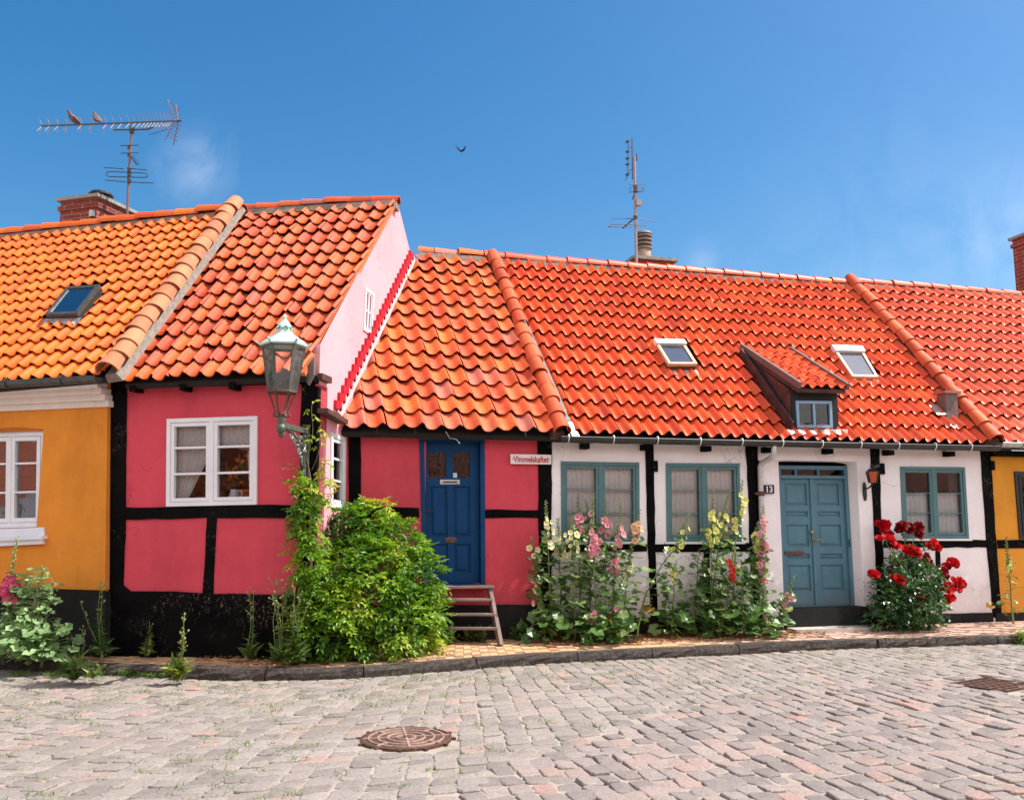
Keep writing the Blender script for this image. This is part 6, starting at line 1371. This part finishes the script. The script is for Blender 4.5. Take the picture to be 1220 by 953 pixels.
# ================================================================== aerials and birds
ae = thing('tv_aerial', 'tall aerial mast with a long horizontal aerial above the yellow roof', 'aerial', FY.at(151, 262, -3.2))
def E(x, y, e=0): return FY.at(x, y, -3.2)+FY.n*e
m = MB(); m.tube([E(151, 275), E(153, 215), E(157, 153)], [.022, .020, .018], 8); obj('mast', m, M['aerialR'], ae)
m = MB(); b0, b1 = E(49, 150.5), E(216, 144.5); m.bar(b0, b1, .022, .022); m.tube([E(135, 155.2), E(157, 155), E(176, 154.5), E(182, 152)], .012, 6); m.tube([E(177, 161), E(188, 158), E(200, 154)], .005, 5); m.lathe(E(157, 157)-UP*.03, [(.04, 0), (.045, .08), (.03, .12)], 8)
boom = obj('boom', m, M['aerial'], ae)
bd = (b1-b0).normalized(); m = MB(); xs = [50, 60, 71, 82, 100, 113, 130, 139, 148, 157, 164, 170, 175, 179, 183, 187, 191, 195, 199, 202, 205]
for x in xs:
    p = b0.lerp(b1, (x-49)/167)
    for up_ in (1, -1):
        for t_ in (.30, -.15): m.tube([p, p+UP*up_*.125+bd*-.06+bd*t_*.18+FY.n*t_*.28], .0055, 4)
obj('cross_elements', m, M['alu'], boom)
m = MB(); p = E(211, 144.7)
for k in range(5): m.tube([p+UP*(.04+.06*k)-bd*(.02*k)+FY.n*.12, p+UP*(.04+.06*k)-bd*(.02*k)-FY.n*.12], .006, 4); m.tube([p-UP*(.04+.06*k)-bd*(.02*k)+FY.n*.12, p-UP*(.04+.06*k)-bd*(.02*k)-FY.n*.12], .006, 4)
for e in (-.1, .1): m.tube([p+UP*.32-bd*.12+FY.n*e, p+FY.n*e*.3, p-UP*.36-bd*.13+FY.n*e], .007, 4)
obj('reflector', m, M['aerialR'], boom)
m = MB()
for (x0, y0, x1, y1) in ((145, 174.5, 166, 174), (145, 183.5, 166, 183), (125, 200.5, 148, 202), (152, 201, 176, 203.5), (126, 215.5, 150, 217.5), (152, 217.5, 184, 219)): m.tube([E(x0, y0, .02), E(x1, y1, .02)], .008, 5)
lp = [(128, 209), (129, 206.5), (133, 205.5), (155, 206.5), (174, 207.5), (177, 209), (177.5, 211), (175, 212.5), (155, 212), (132, 211.5), (129, 210.5), (128, 209)]; m.tube([E(x, y, .03) for x, y in lp], .008, 5)
m.tube([E(153, 183), E(163, 196)], .010, 5)
for k in range(7): a = E(158+k*1.1, 186+k*1.7); m.tube([a-FY.u*.04, a+FY.u*.04], .004, 4)
for y in (176, 185, 203, 208, 216): m.lathe(E(154, y)-UP*.03, [(.03, 0), (.035, .06)], 8)
obj('dipoles', m, M['aerial'], ae)
ab = thing('tv_aerial', 'slim aerial mast beside the louvred chimney pot on the white house', 'aerial', FR.at(757, 318, -3.2))
def E2(x, y, e=0): return FR.at(x, y, -3.2)+FR.n*e
m = MB(); m.tube([E2(758.5, 322), E2(757, 250), E2(756, 187)], [.026, .024, .022], 8); obj('mast', m, plain('pinkish_pole', (.34, .26, .25), .5, .4), ab)
m = MB(); m.tube([E2(753.5, 214), E2(753, 165)], .010, 6); m.tube([E2(748, 210), E2(748.5, 167)], .008, 6); m.tube([E2(749, 203), E2(753, 202.5)], .008, 5); m.tube([E2(749, 175.5), E2(753, 175.5)], .008, 5); m.tube([E2(758.5, 184), E2(758.5, 192)], .012, 6)
for y in (169, 181, 189, 196, 208):
    m.bar(E2(746.2, y+1, .03), E2(749.2, y-1, -.03), .05, .035); m.tube([E2(745, y+2, .08), E2(748, y, -.08)], .005, 4)
m.tube([E2(745, 215), E2(750, 205)], .007, 5); obj('vertical_panel', m, M['aerial'], ab)
m = MB()
for (x0, y0, x1, y1) in ((748, 221.2, 768, 221.3), (748, 230, 768, 229.4)): m.tube([E2(x0, y0, .03), E2(x1, y1, .03)], .0065, 5)
obj('upper_dipole', m, M['aerial'], ab); m = MB()
for (x0, y0, x1, y1) in ((728, 261, 756, 261.5), (760, 261, 779, 265), (726, 268.5, 742, 268), (742, 268, 769, 269.5), (724, 271, 752, 271.5), (721.5, 270, 735, 271.5)): m.tube([E2(x0, y0, .03), E2(x1, y1, .03)], .0065, 5)
lp = [(749, 226), (750, 224.5), (757, 224), (764, 224.5), (766, 226), (764, 228), (757, 228.5), (750, 228), (749, 226)]; up_m = MB(); up_m.tube([E2(x, y, .05) for x, y in lp], .006, 5); obj('dipole_loop', up_m, M['aerial'], ab)
m.tube([E2(757.5, 258.5), E2(742, 272)], .016, 6); obj('dipoles', m, M['aerial'], ab)
m = MB(); m.tube([E2(756.5, 222), E2(756, 230), E2(753.5, 238)], .010, 5); obj('dipole_arm', m, M['aerial'], ab); m = MB()
for y in (223, 228, 259.5): m = MB(); m.lathe(E2(757, y)-UP*.03, [(.035, 0), (.04, .06)], 8); obj('clamp', m, M['aerial'], ab)

m = MB(); p = E2(759.5, 243); m.bar(p-UP*.05+FR.n*.04, p+UP*.06+FR.n*.04, .09, .08, FR.n); obj('amplifier_box', m, plain('grey_box', (.30, .26, .24), .6), ab)
def pigeon(label, px, py, face, seed):
    f = Vector((face[0], face[1], 0)).normalized(); p = b0.lerp(b1, (px-49)/167)+UP*.02; t = thing('pigeon', label, 'bird', p, 'pigeons on the aerial')
    S = [(a_*.85, h_*.85, r_*.82, g_) for a_, h_, r_, g_ in [(-.155, -.02, .016, .35), (-.10, .015, .030, .6), (-.05, .055, .055, 1), (.0, .09, .068, 1), (.045, .125, .062, 1), (.075, .16, .042, 1), (.09, .195, .031, 1), (.10, .225, .031, 1), (.115, .245, .024, 1), (.128, .246, .010, 1), (.148, .238, .005, 1), (.155, .234, .002, 1)]]
    m = MB(); m.tube([p+f*a+UP*(h-.0) for a, h, r, fl in S], [r for a, h, r, fl in S], 10, up=UP)
    o = obj('body', m, plain('pigeon_plumage', (.15, .085, .065), .8, 0, .45, 22), t, smooth=True)
    sd_ = f.cross(UP)
    for sg in (-1, 1):
        m = MB(); m.tube([p+f*.042+UP*.106+sd_*sg*.043, p+f*.0+UP*.085+sd_*sg*.054, p-f*.06+UP*.038+sd_*sg*.042, p-f*.12-UP*.008+sd_*sg*.015], [.015, .031, .024, .005], 7, flat=.45); obj('wing', m, plain('wing_plumage', (.13, .085, .075), .8, 0, .5, 24), t, smooth=True)
        m = MB(); a = p+sd_*sg*.022+f*.01; m.tube([a+UP*.045, a-UP*.008, a+f*.025-UP*.010], .005, 4); obj('leg', m, M['terracotta'], t)
pigeon('plump pigeon perched left of the other on the aerial', 90, 147, (-.75, -.5), 1)
pigeon('rounder pigeon perched right of the other on the aerial', 117.5, 147, (-.6, .45), 2)
# swallow in flight
c = CAMLOC+ray(549, 180).normalized()*22; t = thing('flying_bird', 'tiny dark bird gliding in the blue sky', 'bird', c)
f = Vector((.55, .6, -.25)).normalized(); sd_ = Vector((.95, -.2, .1)).normalized(); k = .72
m = MB(); m.tube([c-f*.11*k-UP*-.03, c-f*.05*k, c, c+f*.05*k, c+f*.075*k], [.004, .018, .026, .018, .004], 8); obj('body', m, M['black'], t, smooth=True)
for sg, rise, ln in ((1, .10, .22), (-1, .17, .13)):
    m = MB(); a = c+f*.02
    pts = [a+sd_*sg*ln*k*u_+UP*(rise*k*u_**1.6)-f*(.10*k*u_**2) for u_ in (0, .25, .5, .75, 1)]; m.tube(pts, [.034, .032, .026, .018, .004], 6, flat=.18, up=f.cross(sd_)); obj('wing', m, M['black'], t, smooth=True)

# ================================================================== the other side of the street (seen in the window panes)
FO = Frame((0, -5.2), R(180)-R(0)); FO.u = Vector((-1, .0, 0)); FO.n = Vector((0, 1, 0))
ot = NT('far_tile'); w_ = ot.n('ShaderNodeTexWave', wave_type='BANDS', bands_direction='X'); ot.l(ot.pos(), w_.inputs['Vector']); w_.inputs['Scale'].default_value = 1.6; M['fartile'] = ot.bsdf(ot.ramp(w_.outputs[1], [(.25, (.10, .02, .008)), (.75, (.60, .13, .03))]), .6, ot.bump(w_.outputs[1], .8, .03))
for x0, x1, mt, lab in ((-64, -14, 'white', 'white'), (-14, -1, 'yellow', 'ochre'), (-1, 12, 'palepink', 'pale pink'), (12, 27, 'yellow', 'ochre yellow'), (27, 46, 'white', 'long white')):
    h = thing('opposite_house', f'{lab} house with orange roof across the street, {"left" if x1 < 0 else "right" if x0 > 10 else "middle"} stretch of the far row at {x0} m' if False else {(-64): 'white row house on the opposite side, at its western end', (-14): 'ochre row house on the opposite side behind the viewer', (-1): 'pale pink row house on the opposite side behind the viewer', 12: 'ochre yellow row house on the opposite side towards the east', 27: 'long white row house on the opposite side at its eastern end'}[x0], 'house', (x0/2+x1/2, -7.5, 0))
    Fo = Frame((0, -5.2), 0); Fo.u = Vector((-1, 0, 0)); Fo.n = Vector((0, 1, 0)); m = MB(); hs_ = [(-(x0+k), -(x0+k)+1.1, 1.0, 2.05) for k in range(3, 40, 3) if x0+k < x1-1]; hs_ = [(a, b, c, d) for a, b, c, d in hs_ if b < -x0 and a > -x1]
    wall(m, Fo, -x1, -x0, 0, 2.7, hs_, .3); m.quad((x0, -5.5, 0), (x0, -10, 0), (x0, -10, 2.7), (x0, -5.5, 2.7)); m.quad((x1, -5.5, 0), (x1, -10, 0), (x1, -10, 2.7), (x1, -5.5, 2.7)); obj('wall', m, M[mt], h)
    m = MB(); m.hexa([(x0, -4.9, 2.6), (x1, -4.9, 2.6), (x1, -7.6, 5.6), (x0, -7.6, 5.6), (x0, -4.9, 2.5), (x1, -4.9, 2.5), (x1, -7.6, 5.5), (x0, -7.6, 5.5)]); m.hexa([(x0, -10.3, 2.6), (x1, -10.3, 2.6), (x1, -7.6, 5.6), (x0, -7.6, 5.6), (x0, -10.3, 2.5), (x1, -10.3, 2.5), (x1, -7.6, 5.5), (x0, -7.6, 5.5)]); obj('roof', m, M['fartile'], h)
    for a, b, c_, d_ in hs_:
        m = MB(); m.box(Fo, a, b, c_, d_, -.2, -.1); wn = obj('window', m, M['glassR'], h); m = MB(); m.box(Fo, a-.05, b+.05, c_-.05, c_+.03, -.1, .03); m.box(Fo, a+.5, a+.6, c_, d_, -.1, -.05); m.box(Fo, a, b, d_-.06, d_+.0, -.1, .02); obj('frame', m, M['whitepaint'], wn)
rt = random.Random(3)
for x, y, hgt, lab in ((-22, -12.5, 8.5, 'leafy tree rising behind the western white row house'), (-9, -13, 9.5, 'tall leafy tree behind the ochre row house opposite'), (20, -13.5, 9, 'broad leafy tree behind the eastern ochre row house')):
    tr_ = thing('street_tree', lab, 'tree', (x, y, 0), 'trees across the street'); m = MB(); m.tube([(x, y, 0), (x+.1, y, hgt*.3), (x, y+.1, hgt*.7)], [.25, .18, .06], 8)
    for i in range(7): an = i*.9; m.tube([(x, y, hgt*.32+i*.3), (x+math.cos(an)*1.6, y+math.sin(an)*1.6, hgt*.55+i*.35)], [.08, .02], 5)
    obj('trunk', m, M['stick'], tr_); m = MB()
    for i in range(2600):
        d = Vector((rt.gauss(0, 1), rt.gauss(0, 1), rt.gauss(0, 1))).normalized(); p = Vector((x, y, hgt*.62))+Vector((d.x*2.7, d.y*2.7, d.z*hgt*.34))*rt.uniform(.5, 1.05)*(1+.25*noise.noise(d*2)); leaf(m, p, Vector((rt.gauss(0, 1), rt.gauss(0, 1), rt.gauss(0, 1))), Vector((rt.gauss(0, 1), rt.gauss(0, 1), 1)), .28, .18, rt.random()*.7)
    obj('crown', m, M['vine'], tr_)
# ------------------------------------------------------------------ sky, sun, exposure
SUN_AZ, SUN_EL = R(1), R(57)          # azimuth measured from +X towards +Y
sd = Vector((math.cos(SUN_EL)*math.cos(SUN_AZ), math.cos(SUN_EL)*math.sin(SUN_AZ), math.sin(SUN_EL)))
sun = bpy.data.lights.new('sun', 'SUN'); sun.energy = 4.4; sun.angle = R(.5); sun.color = (1.0, .95, .87)
so = bpy.data.objects.new('sun', sun); COL.objects.link(so); so.rotation_euler = sd.to_track_quat('Z', 'Y').to_euler(); so.location = (20, 0, 30)
w = bpy.data.worlds.new('World'); scene.world = w; w.use_nodes = True; nt = w.node_tree; nt.nodes.clear()
out = nt.nodes.new('ShaderNodeOutputWorld'); bg = nt.nodes.new('ShaderNodeBackground'); sky = nt.nodes.new('ShaderNodeTexSky')
sky.sky_type = 'NISHITA'; sky.sun_disc = False; sky.sun_elevation = SUN_EL; sky.sun_rotation = R(90)-SUN_AZ
sky.air_density = 1.0; sky.dust_density = 1.6; sky.ozone_density = 1.6; sky.altitude = 0
bg.inputs[1].default_value = SKY_STRENGTH = .14
# a few thin wisps of cloud high in the sky
tc = nt.nodes.new('ShaderNodeTexCoord'); no = nt.nodes.new('ShaderNodeTexNoise'); mp = nt.nodes.new('ShaderNodeMapping'); mp.inputs['Scale'].default_value = (13, 13, 9); mp.inputs['Rotation'].default_value = (0, .5, .3)
nt.links.new(tc.outputs['Generated'], mp.inputs[0]); nt.links.new(mp.outputs[0], no.inputs['Vector']); no.inputs['Scale'].default_value = 1; no.inputs['Detail'].default_value = 7; no.inputs['Roughness'].default_value = .6; no.inputs['Distortion'].default_value = 1.1
total = None
def nmath(op, a, b=None, clamp=False):
    m = nt.nodes.new('ShaderNodeMath'); m.operation = op; m.use_clamp = clamp
    for i, x in enumerate((a, b)):
        if x is None: continue
        if hasattr(x, 'links'): nt.links.new(x, m.inputs[i])
        else: m.inputs[i].default_value = x
    return m.outputs[0]
for px, py, rad, amt in ((229, 208, .05, .26), (244, 184, .05, .13), (1160, 305, .22, .07), (1225, 278, .09, .14), (840, 316, .04, .16), (1030, 335, .20, .06)):
    v = ray(px, py).normalized(); dp = nt.nodes.new('ShaderNodeVectorMath'); dp.operation = 'DISTANCE'; nrm = nt.nodes.new('ShaderNodeVectorMath'); nrm.operation = 'NORMALIZE'
    nt.links.new(tc.outputs['Generated'], nrm.inputs[0]); nt.links.new(nrm.outputs[0], dp.inputs[0]); dp.inputs[1].default_value = v
    g = nmath('MULTIPLY', nmath('SMOOTHSTEP', 0, 0) if False else nmath('POWER', nmath('SUBTRACT', 1.0, nmath('DIVIDE', dp.outputs['Value'], rad), True), 1.3), amt*.62)
    total = g if total is None else nmath('ADD', total, g)
cf = nmath('MULTIPLY', total, nmath('MULTIPLY', nmath('SUBTRACT', no.outputs[0], .36, True), 3.2, True), True)
mx = nt.nodes.new('ShaderNodeMix'); mx.data_type = 'RGBA'; nt.links.new(cf, mx.inputs[0]); mx.inputs[7].default_value = (7.5, 7.3, 7.6, 1)
# unseen bright cloud added behind the viewer, to fill the shaded facades with light
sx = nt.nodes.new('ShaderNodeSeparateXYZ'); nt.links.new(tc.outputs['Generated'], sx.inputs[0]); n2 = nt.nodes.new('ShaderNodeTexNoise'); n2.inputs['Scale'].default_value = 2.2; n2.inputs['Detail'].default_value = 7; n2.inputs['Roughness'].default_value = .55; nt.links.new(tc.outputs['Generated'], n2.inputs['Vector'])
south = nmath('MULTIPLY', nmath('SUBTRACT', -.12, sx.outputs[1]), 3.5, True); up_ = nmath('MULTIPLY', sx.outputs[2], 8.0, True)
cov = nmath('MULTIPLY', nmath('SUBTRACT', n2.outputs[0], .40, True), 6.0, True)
fill_cloud = nmath('MULTIPLY', nmath('MULTIPLY', south, up_), cov); m3_ = nt.nodes.new('ShaderNodeMix'); m3_.data_type = 'RGBA'; nt.links.new(fill_cloud, m3_.inputs[0]); nt.links.new(mx.outputs[2], m3_.inputs[6]); m3_.inputs[7].default_value = (8.6, 8.3, 8.1, 1)
hs = nt.nodes.new('ShaderNodeHueSaturation'); hs.inputs['Hue'].default_value = .495; hs.inputs['Saturation'].default_value = 1.45; hs.inputs['Value'].default_value = .74
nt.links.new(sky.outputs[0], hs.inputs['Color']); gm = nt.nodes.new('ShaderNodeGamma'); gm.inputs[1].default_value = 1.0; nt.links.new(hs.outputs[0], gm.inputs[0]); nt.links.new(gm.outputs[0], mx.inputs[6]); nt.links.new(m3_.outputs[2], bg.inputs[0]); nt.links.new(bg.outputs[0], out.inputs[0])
vs = scene.view_settings; vs.view_transform = 'Standard'; vs.look = 'None'; vs.gamma = 1.0; vs.use_curve_mapping = False; vs.exposure = .73
scene.cycles.max_bounces = 7; scene.cycles.diffuse_bounces = 4; scene.cycles.glossy_bounces = 4; scene.cycles.transparent_max_bounces = 16; scene.cycles.transmission_bounces = 4
scene.cycles.caustics_reflective = False; scene.cycles.caustics_refractive = False
scene.cycles.sample_clamp_indirect = 6.0
try: scene.cycles.use_denoising = True
except Exception: pass
